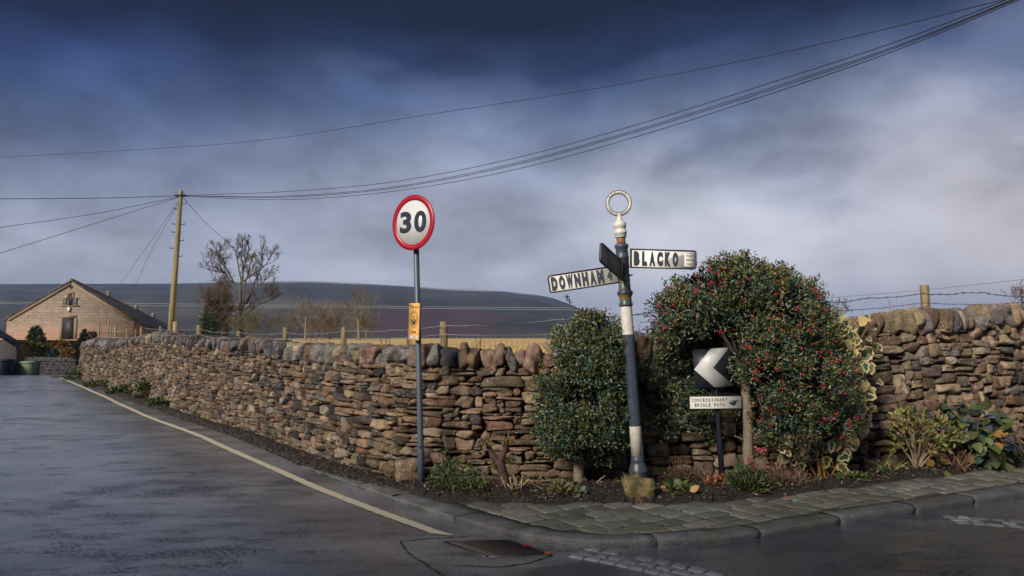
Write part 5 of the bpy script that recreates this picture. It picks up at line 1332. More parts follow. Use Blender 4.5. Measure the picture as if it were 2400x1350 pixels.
lob = [lobe(1720, 742, BYY + .14, 165, 100, .44), lobe(1735, 672, BYY, 118, 58, .42), lobe(1835, 735, BYY - .02, 92, 80, .45), lobe(1862, 810, BYY - .05, 88, 86, .45), lobe(1590, 748, BYY + .05, 62, 66, .36), lobe(1640, 700, BYY, 80, 56, .36), lobe(1900, 890, BYY - .05, 98, 90, .42), lobe(1822, 880, BYY - .12, 78, 92, .30), lobe(1930, 960, BYY + .02, 75, 70, .36), lobe(1850, 985, BYY - .02, 88, 52, .30),
       lobe(1570, 860, BYY + .28, 62, 95, .16, .6), lobe(1560, 960, BYY + .30, 58, 60, .14, .55), lobe(1748, 842, BYY - .10, 48, 42, .18), lobe(1655, 870, BYY + .36, 80, 90, .10, .6), lobe(1665, 990, BYY + .36, 60, 40, .08, .5), lobe(1655, 768, BYY + .22, 90, 32, .22, .9), lobe(1790, 800, BYY - .05, 80, 70, .40), lobe(1700, 628, BYY, 40, 24, .2, 1.2), lobe(1800, 655, BYY, 52, 38, .25), lobe(1885, 700, BYY, 38, 40, .25), lobe(1905, 780, BYY, 50, 55, .3), lobe(1745, 615, BYY, 14, 18, .08, 1.5)]
shoots = [(at(1740, 640, BYY), at(1750, 597, BYY)), (at(1682, 640, BYY), at(1683, 602, BYY)), (at(1835, 670, BYY), at(1846, 634, BYY)), (at(1860, 690, BYY), at(1874, 656, BYY)), (at(1890, 720, BYY), at(1914, 676, BYY)), (at(1600, 700, BYY), at(1572, 648, BYY)), (at(1905, 760, BYY), at(1935, 728, BYY)), (at(1545, 740, BYY), at(1536, 708, BYY))]
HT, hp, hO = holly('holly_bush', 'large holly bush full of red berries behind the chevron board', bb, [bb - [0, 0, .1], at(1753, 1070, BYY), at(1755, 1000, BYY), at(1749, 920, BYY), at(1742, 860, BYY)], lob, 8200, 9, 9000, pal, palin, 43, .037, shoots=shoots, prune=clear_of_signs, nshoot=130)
rs = np.random.RandomState(51)
# berry clusters on the outer twigs
nb = 900; bp, bo = lobes_points([l for l in lob if l[2] > .6], nb, rs, .98, 1.06); ok = (bo[:, 1] < .35) & (bo[:, 2] < .80); bp = bp[ok]; bp = np.array([x for x in bp if not (1560 < pix(x)[0] < 1745 and 785 < pix(x)[1] < 1100)])
V8, F8 = cube_sphere(2); V8 = V8 / np.linalg.norm(V8, axis=1, keepdims=True); mb = MB()
for q in bp:
    for _ in range(rs.randint(2, 8)):
        mb.add(V8 * rs.uniform(.0055, .0088) + q + rs.normal(0, .015, 3) * [1, .7, .8], F8, np.array((.47, .012, .036)) * rs.uniform(.6, 1.15))
BERRY = leaf_mat('berry', .28, .5, 0); o = mb.build('berries', BERRY, HT, True); tag(o, kind='stuff')
for (a_, b_) in (((1762, 1030), (1790, 1018)), ((1745, 1032), (1722, 1022)), ((1757, 948), (1772, 942)), ((1765, 1025), (1800, 1000))):
    mb = MB(); limb(mb, [at(*a_, BYY), at(*b_, BYY - .03)], .014, .007, (.17, .14, .10), 6); mb.build('branch_stub', BARK, HT, True)

# --- variegated ivy
ivo = [(0, 0), (.10, .30), (.32, .42), (.42, .26), (.74, .28), (1.0, 0), (.74, -.28), (.42, -.26), (.32, -.42), (.10, -.30)]
ivi = [(.04, 0), (.17, .17), (.32, .24), (.40, .15), (.62, .14), (.80, 0), (.62, -.14), (.40, -.15), (.32, -.24), (.17, -.17)]
fz = lambda x, y: .10 * abs(y) - .12 * x * x
IV = np.array([(x, y, fz(x, y)) for x, y in ivo] + [(x, y, fz(x, y)) for x, y in ivi] + [(x, y, fz(x, y) + .004) for x, y in ivi] + [(.4, 0, -.01)])
IVF = [(i, (i + 1) % 10, 10 + (i + 1) % 10) for i in range(10)] + [(i, 10 + (i + 1) % 10, 10 + i) for i in range(10)] + [(20 + i, 20 + (i + 1) % 10, 30) for i in range(10)]
IVMASK = np.array([1.0] * 20 + [0] * 11)
def ivy(name, label, region, n, size, seed, cream=.25):
    rs = np.random.RandomState(seed); P = []
    while len(P) < n:
        u, v, w = region(rs); P.append((u, v, w))
    pts = []
    for (u, v, w) in P:
        d = float(np.interp(u, [1800, 1900, 2050], [8.15, 8.2, 8.35])) - w; pts.append(at(u, v, d))
    pts = np.array(pts)
    D = np.array([0, -.15, -.9]) + rs.normal(0, .55, (n, 3)); N = np.array([-.1, -1, .35]) + rs.normal(0, .38, (n, 3))
    g = pick(rs, [(3, (.045, .085, .050)), (2, (.085, .125, .075)), (1, (.03, .055, .030))], n); cr = pick(rs, [(3, (.46, .37, .17)), (2, (.55, .47, .26)), (1, (.38, .27, .10))], n, .15)
    al = rs.rand(n) < cream; g[al] = cr[al] * .9
    T = thing(name, label, 'ivy', pts.mean(0) * [1, 1, 0] + [0, 0, pts[:, 2].min()])
    v_, f_, c_ = leaf_mesh(IV, IVF, pts, D, N, rs.uniform(.55, 1.15, n) * size, g, (IVMASK, cr)); mesh_obj('leaves', v_, f_, c_, LEAFM, T)
    mb = MB()
    for k in range(14):
        i, j = rs.choice(n, 2); a_, b_ = pts[i] + [0, .05, 0], pts[j] + [0, .05, 0]
        if np.linalg.norm(a_ - b_) < .7: limb(mb, [a_, (a_ + b_) / 2 + rs.normal(0, .03, 3), b_], .006, .004, (.16, .12, .08), 5)
    if mb.n: mb.build('stems', BARK, T, True)
    return T
def reg1(rs):
    v = rs.uniform(735, 1010); c = np.interp(v, [735, 790, 850, 920, 1010], [2015, 1985, 2000, 2015, 2020]); w = np.interp(v, [735, 760, 800, 860, 930, 1010], [22, 42, 48, 45, 28, 14]); return rs.normal(c, w * .55), v, rs.uniform(.02, .16)
ivy('variegated_ivy', 'cream edged ivy climbing over the wall top right of the berried holly', reg1, 185, .135, 61)
ivy('variegated_ivy', 'cream edged ivy leaves hanging under the berried holly near the soil', lambda rs: (rs.uniform(1822, 1995), rs.uniform(1012, 1090) - 0, rs.uniform(.05, .45)), 66, .145, 62, .3)
mb = MB(); L0 = bed_point(1965, .75)
T = thing('ivy_stem', 'bare crooked ivy stems rooted below the variegated ivy', 'stem', L0); limb(mb, [L0, at(1952, 1085, L0[1]), at(1958, 1040, L0[1] + .05), at(1950, 980, L0[1] + .1)], .030, .018, (.15, .115, .085), 8, .006); limb(mb, [bed_point(1940, .72), at(1957, 1095, L0[1]), at(1962, 1060, L0[1])], .016, .012, (.19, .15, .11), 7); mb.build('stem', BARK, T, True)

# --- bed plants
def plant(name, label, cat, base, parts, stems=None, grp=None):
    T = thing(name, label, cat, base, grp)
    for (nm, V, F, C, mt) in parts: mesh_obj(nm, V, F, C, mt, T)
    if stems: stems.build('stems', BARK, T, True)
    return T
def dome(base, rx, rz, n, rs, tmpl, tf, size, pal, up=.4, flat=.3, ry=None, r0=.5, zc=0.0, var=.25, droop=0.0):
    u = rnd_unit(n, rs); u[:, 2] = np.abs(u[:, 2]); q = rs.uniform(r0, 1.0, (n, 1)); P = base + u * np.array([rx, ry or rx, rz]) * q + [0, 0, zc]
    D = u + rs.normal(0, .5, (n, 3)) + [0, 0, up - droop]; N = u * .6 + [0, -.1, flat + .4] + rs.normal(0, .4, (n, 3))
    return leaf_mesh(tmpl, tf, P, D, N, rs.uniform(.6, 1.2, n) * size, pick(rs, pal, n, var))
def sticks(base, n, rs, L, r, col, spread=.5, curve=0.0, foot=.04, k=4):
    mb = MB()
    for _ in range(n):
        b0 = base + np.array([rs.normal(0, foot), rs.normal(0, foot), -.02]); d = unit(np.array([rs.normal(0, spread), rs.normal(0, spread), 1.0])); l = L * rs.uniform(.5, 1.15)
        e = b0 + d * l; mid = (b0 + e) / 2 + np.array([0, 0, curve * l]); mb.tube([b0, mid, e + [0, 0, -curve * l]], np.array([1, .9, .7]) * r * rs.uniform(.7, 1.2), k, np.array(col) * rs.uniform(.7, 1.3))
    return mb
rs = np.random.RandomState(71)
GREEN = [(4, (.035, .075, .030)), (3, (.055, .10, .040)), (1, (.10, .13, .045)), (.3, (.30, .22, .05))]
# ground cover by the speed limit post
B = bed_point(1070, .45)
p1 = dome(B, .30, .28, 750, rs, OVAL, OVALF, .042, GREEN, ry=.24, up=.1); p2 = dome(bed_point(1105, .25), .20, .13, 330, rs, OVAL, OVALF, .036, [(3, (.09, .11, .030)), (2, (.06, .09, .03)), (.6, (.26, .20, .05))], ry=.14); p3 = dome(bed_point(1040, .6), .13, .36, 180, rs, OVAL, OVALF, .035, GREEN)
V, F, C = join([p1, p2, p3]); plant('ground_cover_plant', 'low mound of small green leaves at the foot of the speed limit post', 'plant', B, [('leaves', V, F, C, LEAFM)], sticks(B, 22, rs, .32, .004, (.09, .08, .04), .6, 0, .12))
# gnarled stump shrub with yellow tufts
B = bed_point(1185, .55); Yb = B[1]; mb = MB(); bc = (.070, .040, .032)
limb(mb, [B - [0, 0, .05], at(1180, 1110, Yb), at(1168, 1080, Yb)], .055, .050, bc, 10, .008, rs); limb(mb, [at(1170, 1085, Yb), at(1152, 1062, Yb), at(1142, 1045, Yb)], .040, .026, bc, 9, .006, rs); limb(mb, [at(1172, 1082, Yb), at(1184, 1058, Yb), at(1188, 1035, Yb)], .038, .028, bc, 9, .006, rs)
YT = [(3, (.20, .19, .055)), (2, (.13, .14, .05)), (1.5, (.30, .21, .10)), (.6, (.38, .17, .09))]
pp = [dome(at(1136, 1046, Yb - .02), .075, .07, 130, rs, OVAL, OVALF, .030, YT, r0=.2), dome(at(1188, 1040, Yb - .02), .08, .07, 130, rs, OVAL, OVALF, .032, YT, r0=.2), dome(at(1195, 1085, Yb - .02), .06, .07, 60, rs, OVAL, OVALF, .034, [(2, (.09, .12, .035)), (1, (.2, .2, .05))], r0=.2), dome(at(1155, 1100, Yb - .02), .06, .05, 35, rs, OVAL, OVALF, .035, YT, r0=.2)]
for v_ in (1068, 1075): pp.append(dome(at(1190 if v_ > 1070 else 1128, v_, Yb - .05), .02, .03, 6, rs, OVAL, OVALF, .05, [(1, (.42, .22, .13))], r0=.2))
V, F, C = join(pp); plant('stump_shrub', 'pollarded dark stump with small yellow leaf tufts before the wall', 'shrub', B, [('leaves', V, F, C, LEAFM)], mb)
mb = sticks(bed_point(1208, .35), 16, rs, .17, .0065, (.40, .32, .19), .55, 0, .035, 5); B = bed_point(1208, .35); T = thing('cut_stalks', 'clump of pale cut stalks right of the stump shrub', 'plant', B); mb.build('stalks', DEADM, T)
B = bed_point(1312, .22); V, F, C = join([dome(B, .14, .12, 190, rs, OVAL, OVALF, .045, [(2, (.24, .20, .08)), (2, (.13, .14, .05)), (1, (.30, .20, .12))], ry=.12, up=.2), dome(bed_point(1352, .2), .09, .06, 50, rs, BROAD, BROADF, .05, [(1, (.11, .14, .09))])]); plant('fading_plant', 'low yellowing plant in the soil left of the small holly trunk', 'plant', B, [('leaves', V, F, C, LEAFM)])
mb = MB(); B = bed_point(1270, .5)
for _ in range(16):
    c = bed_point(rs.uniform(1230, 1345), rs.uniform(.35, .75), .02); d = np.array([rs.normal(0, 1), rs.normal(0, .4), rs.uniform(0, .25)]); d = unit(d) * rs.uniform(.06, .16); limb(mb, [c - d, c + [0, 0, .02], c + d], .006, .003, np.array((.26, .19, .13)) * rs.uniform(.6, 1.2), 5)
T = thing('dead_twigs', 'dead brown twigs lying on the soil under the wall', 'twigs', B); mb.build('twigs', BARK, T, True); 
mb = MB(); B = bed_point(1375, .6); limb(mb, [B, at(1390, 1140, B[1]), at(1418, 1115, B[1])], .014, .008, (.20, .16, .11), 7, .003, rs); T = thing('sucker_branch', 'thin bare side shoot slanting beside the small holly trunk', 'branch', B); mb.build('stem', BARK, T, True)
# mossy stone in front of the fingerpost
SB = bed_point(1500, .12); L = rock(.155, .085, .105, np.random.RandomState(5), p=6, rough=.035, chops=3, fine=True); mbx = MB()
m, nt, b = new_mat('mossy_boulder'); t = NT(nt); c = t.coord(); n = t.noise(c, 9, 5, .65); cc = t.mix(t.step(n, .42, .58), (.26, .19, .085), (.085, .082, .028)); cc = t.mix(t.step(t.noise(c, 20, 4, .7), .58, .64), cc, (.045, .060, .022)); t.l(cc, b.inputs['Base Color']); b.inputs['Roughness'].default_value = .9; t.bump(n, .6, .015, b)
mbx.add(place(np.stack([L[:, 0], L[:, 2], L[:, 1]], 1), SB + [0, .08, .075], SX, -SY, SZ, yaw=.15), CSFf, (1, 1, 1)); o = mbx.build('boulder', m, None, True); tag(o, 'square mossy yellow boulder at the foot of the fingerpost', 'boulder')
STR = [(2, (.40, .29, .18)), (2, (.30, .20, .12)), (1, (.46, .36, .22))]
def tuft(u, f, n, L, label, spread=.5, pal=STR, w=.35, lift=0):
    B = bed_point(u, f, lift); P = B + rs.normal(0, .025, (n, 3)) * [1, 1, 0]; D = rs.normal(0, spread, (n, 3)) + [0, 0, 1]; S = rs.uniform(.5, 1.1, n) * L
    tm = NEED * [1, w, 1]; v_, f_, c_ = leaf_mesh(tm, NEEDF, P, D, rnd_unit(n, rs), S, pick(rs, pal, n)); 
    T = thing('grass_tuft', label, 'grass tuft', B); mesh_obj('blades', v_, f_, c_, DEADM, T); return T
tuft(1478, .40, 130, .17, 'spiky tuft of straw coloured grass behind the mossy boulder', .35)
tuft(1502, .0, 40, .09, 'dead straw grass sprawling in front of the mossy boulder', .9)
B = bed_point(1592, .22); V, F, C = join([dome(B, .13, .09, 34, rs, BROAD, BROADF, .085, [(2, (.28, .23, .055)), (2, (.11, .16, .04)), (1, (.36, .22, .07))], up=.15, flat=.6), ]); plant('leafy_rosette', 'yellow and green leaf rosette on the soil right of the mossy boulder', 'plant', B, [('leaves', V, F, C, LEAFM)])
B = bed_point(1600, .62); V, F, C = join([dome(B, .26, .17, 420, rs, OVAL, OVALF, .035, [(3, (.085, .050, .035)), (2, (.14, .085, .055)), (.5, (.05, .07, .03))], ry=.12)]); plant('withered_shrub', 'withered dark brown plant at the wall foot beside the fingerpost base', 'shrub', B, [('leaves', V, F, C, DEADM)], sticks(B, 26, rs, .24, .003, (.11, .07, .05), .6, 0, .10))
B = bed_point(1688, .42); V, F, C = join([dome(B, .17, .10, 170, rs, BROAD, BROADF, .046, [(3, (.26, .115, .050)), (2, (.34, .17, .07)), (1, (.15, .07, .04))], ry=.12)]); plant('rusty_leaved_plant', 'low rust coloured leafy plant at the foot of the black signpost', 'plant', B, [('leaves', V, F, C, DEADM)])
# wallflower with narrow leaves and pink flowers
B = bed_point(1752, .22); n = 900; u = rnd_unit(n, rs); u[:, 2] = np.abs(u[:, 2]); P = B + u * [.21, .17, .23] * rs.uniform(.35, 1, (n, 1)); D = u * .7 + rs.normal(0, .35, (n, 3)) + [0, 0, .45]
p1 = leaf_mesh(OVAL * [1, .55, 1], OVALF, P, D, rnd_unit(n, rs), rs.uniform(.04, .085, n), pick(rs, [(3, (.070, .105, .050)), (2, (.10, .13, .065)), (2, (.11, .135, .035)), (1, (.045, .07, .035))], n)); pp = [p1]; st = MB(); fls = []
for (uu_, vv_, fl_) in ((1788, 1060, 1), (1775, 1068, 0), (1720, 1080, 0), (1765, 1095, 1), (1735, 1085, 0), (1795, 1095, 1), (1780, 1055, 1), (1757, 1075, 1), (1702, 1100, 0)):
    e = at(uu_, vv_, B[1] - .02); k = 40; f_ = rs.uniform(.25, 1, (k, 1)); pp.append(leaf_mesh(OVAL * [1, .5, 1], OVALF, B * (1 - f_) + e * f_ + rs.normal(0, .008, (k, 3)), rs.normal(0, .6, (k, 3)) + [0, 0, .7], rnd_unit(k, rs), rs.uniform(.02, .045, k), pick(rs, [(1, (.10, .13, .075))], k))); st.tube([B, (B + e) / 2 + [0.01, 0, .03], e], .004, 4, (.10, .12, .06))
    if fl_:
        fl = MB(); fls.append(fl)
        for _ in range(9):
            q = e + rs.normal(0, .018, 3); v_, f2, c_ = leaf_mesh(OVAL * [1, 1.6, 1], OVALF, np.tile(q, (4, 1)), rnd_unit(4, rs) * [1, .5, 1], np.tile([[0, -1, .4]], (4, 1)) + rs.normal(0, .3, (4, 3)), np.full(4, .016), pick(rs, [(2, (.52, .08, .14)), (1, (.60, .17, .13))], 4)); fl.add(v_, f2.tolist(), c_)
V, F, C = join(pp); T = plant('wallflower', 'bushy narrow leaved wallflower with a few pink flowers at the big holly trunk', 'plant', B, [('leaves', V, F, C, LEAFM)], st); [q.build('flower_head', LEAFM, T) for q in fls]
B = bed_point(1842, .38); V, F, C = join([dome(B, .24, .15, 600, rs, NEED, NEEDF, .05, [(3, (.22, .135, .095)), (2, (.30, .19, .14)), (1, (.12, .08, .06))], ry=.15)]); plant('dead_heather', 'dry pinkish brown heathery clump right of the wallflower', 'shrub', B, [('sprigs', V, F, C, DEADM)], sticks(B, 30, rs, .2, .003, (.2, .13, .1), .8, 0, .1))
mb = sticks(bed_point(1925, .50), 9, rs, .27, .010, (.40, .20, .055), .22, 0, .05, 6); B = bed_point(1925, .5); T = thing('orange_stalks', 'bunch of upright orange stalks below the hanging ivy', 'plant', B); mb.build('stalks', DEADM, T)
B = bed_point(1996, .30); V, F, C = join([dome(B, .19, .06, 260, rs, OVAL, OVALF, .045, [(2, (.075, .11, .035)), (1, (.12, .15, .05))], ry=.13, up=0)]); plant('low_fern', 'flat bright green ferny plant at the edge of the pavement', 'plant', B, [('leaves', V, F, C, LEAFM)])
B = bed_point(2082, .50); mb = sticks(B, 13, rs, .30, .0065, (.26, .22, .075), .75, .06, .05, 5); T = thing('cut_shrub', 'bare fan of cut yellowish stems between ivy and rhododendron', 'shrub', B); mb.build('stems', BARK, T, True); V, F, C = dome(bed_point(2062, .45), .09, .05, 18, rs, BROAD, BROADF, .06, [(1, (.05, .10, .075))]); mesh_obj('leaves', V, F, C, LEAFM, T)
# rhododendron
B = bed_point(2148, .55); Yb = B[1] - .02; mb = MB(); tips = []
for (u, v) in ((2110, 1045), (2130, 1000), (2155, 1010), (2185, 1020), (2205, 1035), (2118, 1015), (2170, 985), (2215, 1005), (2140, 975), (2195, 990), (2232, 1020)):
    e = at(u, v, Yb + rs.uniform(-.15, .1)); limb(mb, [B - [0, 0, .03], B * .6 + e * .4 + rs.normal(0, .02, 3), e], .016, .006, (.22, .17, .12), 6, .004, rs); tips.append(e)
lob = [lobe(2165, 1010, Yb, 62, 42, .24), lobe(2130, 1025, Yb, 44, 34, .2), lobe(2205, 1020, Yb, 40, 36, .2), lobe(2125, 985, Yb, 26, 22, .14)]
p, O, idx, al = clustered(lob, 120, 8, .035, rs); n = len(p); D = O * .8 + [0, 0, .5] + rs.normal(0, .5, (n, 3)); v1 = leaf_mesh(OVAL * [1, .85, 1], OVALF, p, D, O + rs.normal(0, .5, (n, 3)) + [0, 0, .4], rs.uniform(.045, .085, n), pick(rs, [(3, (.24, .24, .075)), (2, (.15, .18, .06)), (2, (.31, .24, .10)), (.8, (.30, .13, .11)), (1, (.06, .10, .06))], n))
plant('rhododendron', 'pale yellow green rhododendron on forked stems before the right hand wall', 'shrub', B, [('leaves', v1[0], v1[1], v1[2], LEAFM)], mb)
# big-leaved bush
B = bed_point(2285, .55); Yb = B[1] - .05; mb = MB(); lob = [lobe(2262, 990, Yb, 78, 42, .25), lobe(2305, 1030, Yb - .03, 66, 56, .26), lobe(2240, 1010, Yb, 46, 38, .2), lobe(2322, 1070, Yb - .02, 40, 36, .2)]
n = 260; p, O = lobes_points(lob, n, rs, .62, 1.05); D = O * .6 + np.array([0, -.25, -.5]) + rs.normal(0, .4, (n, 3)); N = O * .5 + np.array([-.1, -.55, .8]) + rs.normal(0, .3, (n, 3))
v1 = leaf_mesh(BROAD, BROADF, p, D, N, rs.uniform(.10, .18, n), pick(rs, [(4, (.050, .085, .035)), (3, (.10, .13, .040)), (1.5, (.20, .19, .045)), (1.6, (.085, .085, .125)), (1.4, (.045, .085, .065)), (.4, (.34, .18, .04))], n))
for e in p[::7]: limb(mb, [B - [0, 0, .03], B * .5 + e * .5 + rs.normal(0, .03, 3), e], .008, .004, (.12, .14, .06), 5)
plant('broad_leaved_bush', 'bush of large drooping green and purplish leaves at the right', 'shrub', B, [('leaves', v1[0], v1[1], v1[2], LEAFM)], mb)
B = bed_point(2242, .30); mb = sticks(B, 70, rs, .26, .0048, (.32, .20, .13), .55, 0, .07, 5); T = thing('dried_stems', 'clump of clipped pinkish dry stems in front of the broad leaved bush', 'plant', B); mb.build('stems', DEADM, T); V, F, C = dome(bed_point(2205, .25), .12, .10, 9, rs, BROAD, BROADF, .13, [(1, (.15, .16, .05)), (.5, (.32, .25, .07))], up=-.2); mesh_obj('leaves', V, F, C, LEAFM, T)
B = bed_point(2338, .80); mb = MB(); limb(mb, [B, at(2322, 995, B[1]), at(2297, 918, B[1] + .1)], .028, .024, (.25, .19, .12), 9, .003, rs); T = thing('leaning_stake', 'grey brown broken stake leaning against the right hand wall', 'stake', B); mb.build('stake', BARK, T, True)
B = bed_point(2405, .6); mb = MB()
for _ in range(34):
    a_ = at(rs.uniform(2315, 2420), rs.uniform(960, 1080), B[1] + rs.uniform(-.2, .15)); l = rs.uniform(.15, .55); d = np.array([rs.normal(.5, .6), rs.normal(0, .2), rs.normal(-.35, .45)]); d = unit(d) * l; limb(mb, [a_, a_ + d * .5 + [0, 0, .05], a_ + d], .006, .003, np.array((.25, .12, .075)) * rs.uniform(.6, 1.3), 5, .004, rs)
limb(mb, [at(2325, 985, B[1]), at(2365, 1010, B[1]), at(2400, 1040, B[1] - .1), at(2450, 1075, B[1] - .15)], .011, .007, (.30, .15, .09), 6); T = thing('bramble', 'tangle of arching reddish bramble canes at the right edge', 'bramble', B); mb.build('canes', BARK, T, True)
V, F, C = dome(bed_point(2400, .5), .32, .16, 420, rs, OVAL, OVALF, .055, [(3, (.025, .055, .032)), (1, (.05, .09, .04))], ry=.2); mesh_obj('leaves', V, F, C, LEAFM, T)
# small weeds along the left verge, where the wall meets it
for (u, f, rx, rz, n, label) in ((930, .7, .06, .06, 60, 'tiny green weed at the wall foot left of the speed limit post'), (335, .80, .22, .50, 420, 'tallest green weed growing up the left stretch of wall'), (285, .6, .45, .22, 420, 'low green weeds along the verge left of the tallest weed'), (180, .7, .5, .40, 420, 'dark green ivy clump at the far left end of the wall'), (230, .5, .5, .18, 300, 'low weeds between the far wall end and the road line'), (370, .55, .25, .14, 160, 'patch of pale green weeds right of the tallest weed')):
    B = bed_point(u, f); B[2] = max(B[2], float(road_z(B[1]))); V, F, C = dome(B, rx, rz, n, rs, OVAL, OVALF, .05 if u > 900 else .10, [(3, (.045, .075, .025)), (2, (.085, .11, .035)), (1, (.14, .14, .05))], ry=rx * .5); plant('weed_clump', label, 'weed', B, [('leaves', V, F, C, LEAFM)])
# leaf litter and grit on the soil
n = 6500; us = rs.uniform(700, 2500, n); P = np.array([bed_point(u, f, .012) for u, f in zip(us, np.clip(rs.beta(1.3, 1.6, n), .0, 1))]); P[:, 2] += rs.uniform(0, .02, n)
v1 = leaf_mesh(OVAL * [1, 1.1, 1], OVALF, P, rnd_unit(n, rs) * [1, 1, .25], rs.normal(0, .35, (n, 3)) + [0, 0, 1], rs.uniform(.012, .040, n), pick(rs, [(4, (.085, .058, .040)), (2, (.17, .11, .07)), (1, (.28, .17, .10)), (2, (.03, .025, .02)), (.25, (.36, .13, .06)), (.3, (.3, .29, .27))], n))
struct(mesh_obj('leaf_litter', v1[0], v1[1], v1[2], DEADM), 'stuff', 'dead leaves and chippings scattered over the dark soil', 'leaf litter')
n = 2600; us = rs.uniform(180, 905, n); P = np.array([bed_point(u, f, .0) for u, f in zip(us, np.clip(rs.normal(.25, .3, n), -.12, .95))]); P[:, 2] = road_z(P[:, 1]) + .03 + rs.uniform(0, .02, n)
v1 = leaf_mesh(OVAL * [1, 1.2, 1], OVALF, P, rnd_unit(n, rs) * [1, 1, .3], rs.normal(0, .4, (n, 3)) + [0, 0, 1], rs.uniform(.015, .055, n), pick(rs, [(4, (.045, .036, .030)), (2, (.09, .065, .045)), (.6, (.16, .12, .08)), (.7, (.05, .065, .025))], n))
struct(mesh_obj('verge_litter', v1[0], v1[1], v1[2], DEADM), 'stuff', 'dark rotted leaves along the narrow verge of the left road', 'leaf litter')
n = 1500; us = rs.uniform(1000, 2480, n); P = np.array([bed_point(u, f, .012) for u, f in zip(us, np.clip(rs.beta(1.6, 1.2, n), .06, 1))]); kk = np.sin(us * .031) + np.sin(us * .083 + 1) > -.1; P = P[kk]; n = len(P); P[:, 2] += rs.uniform(0, .05, n)
v1 = leaf_mesh(OVAL, OVALF, P, rnd_unit(n, rs) + [0, 0, .6], rs.normal(0, .5, (n, 3)) + [0, -.2, 1], rs.uniform(.018, .045, n), pick(rs, [(3, (.05, .085, .03)), (2, (.10, .12, .04)), (1, (.2, .15, .06))], n))
struct(mesh_obj('undergrowth', v1[0], v1[1], v1[2], LEAFM), 'stuff', 'sparse small weeds and seedlings along the foot of the wall', 'undergrowth')
for (u, v, c, lab) in ((1225, 1279, (.30, .04, .03), 'small red leaf on the kerb side of the drain grate'), (1275, 1297, (.42, .11, .05), 'orange red leaf at the right corner of the drain grate'), (1838, 1165, (.42, .12, .08), 'coral red fallen leaf on the edge of the pavement')):
    q = gnd(u, v, .02 if u < 1500 else .112); v1 = leaf_mesh(BROAD, BROADF, np.array([q]), np.array([[1., .2, 0]]), np.array([[0, -.2, 1.]]), [.07], np.array([c])); tag(mesh_obj('fallen_leaf', *v1, LEAFM), lab, 'leaf', 'fallen red leaves')

# --- bare trees
def twigs(mb, Q, r, L, rs, lev, col, dens, upb=.35, rmin=.011):
    """side shoots along a limb, recursive"""
    n = max(2, int(len(Q) * dens)); 
    for _ in range(n):
        f = rs.uniform(.15, 1.0); i = min(int(f * (len(Q) - 1)), len(Q) - 2); p = Q[i] + (Q[i + 1] - Q[i]) * rs.rand(); tdir = unit(Q[i + 1] - Q[i])
        d = unit(tdir * rs.uniform(.5, 1.1) + rnd_unit(1, rs)[0] * .85 + [0, 0, upb]); l = L * rs.uniform(.4, 1.1) * (1.15 - .5 * f)
        k = 5; pts = [p]; dd = d
        for j in range(k): dd = unit(dd + rnd_unit(1, rs)[0] * .22 + [0, 0, .06]); pts.append(pts[-1] + dd * l / k)
        rr_ = max(r, rmin); mb.tube(pts, np.linspace(rr_, rr_ * .55, k + 1), 4 if lev > 0 else 3, np.array(col) * rs.uniform(.8, 1.2), False)
        if lev > 0: twigs(mb, pts, r * .55, L * .55, rs, lev - 1, col, dens * 1.1 if lev > 1 else dens, upb, rmin)
def bare_tree(label, base_uv, Y, trunk, limbs, col, seed, rt, L0, dens=.9, lev=2, name='bare_tree', rmin=.011, zb=1.2, grp=None, cat='tree'):
    rs = np.random.RandomState(seed); P = [at(u, v, Y) for u, v in trunk]; b_ = np.r_[P[0][:2], zb]; T = thing(name, label, cat, b_, grp)
    mb = MB(); limb(mb, [b_] + P[1:], rt, rt * .45, col, 9, .01, rs); mb.build('trunk', BARK, T, True)
    mb = MB(); mb2 = MB()
    for lm in limbs:
        q = [at(u, v, Y + rs.normal(0, .25) * (i > 0)) for i, (u, v) in enumerate(lm)]; Q = limb(mb, q, rt * .30, rt * .09, col, 6, .012, rs); twigs(mb2, Q, rt * .13, L0, rs, lev, col, dens, .35, rmin)
    mb.build('limbs', BARK, T, True); mb2.build('crown', BARK, T)
    return T
z5 = lambda *a: [(450 + x / 5, 540 + y / 5) for x, y in a]
limbs = [z5((575, 640), (455, 600), (380, 500), (320, 480), (230, 470), (180, 455)), z5((380, 500), (320, 430), (330, 330), (335, 240)), z5((480, 600), (440, 500), (360, 400), (320, 300), (275, 250)), z5((570, 640), (600, 480), (640, 300), (700, 160)), z5((580, 600), (545, 420), (520, 300), (500, 200)), z5((575, 610), (700, 530), (800, 450), (880, 390), (940, 260)), z5((590, 600), (600, 400), (570, 300), (600, 170)),
         z5((590, 920), (690, 720), (720, 600), (800, 500), (820, 260)), z5((640, 860), (720, 700), (860, 590), (960, 400)), z5((600, 950), (740, 830), (880, 770), (960, 770), (1040, 720)), z5((610, 1000), (690, 930), (780, 870), (860, 840), (960, 800)), z5((580, 760), (480, 680), (380, 610), (300, 570), (210, 590)), z5((560, 900), (460, 960), (410, 830), (330, 730)), z5((560, 1000), (330, 1000), (210, 930), (110, 800)), z5((600, 860), (620, 640), (680, 400), (720, 300))]
bare_tree('tall bare winter tree standing in the field behind the fence', None, 60.0, z5((590, 1280), (580, 1100), (570, 900), (565, 760), (575, 640)), limbs, (.105, .082, .052), 81, .24, 1.6, dens=.56, rmin=.0085, lev=3)
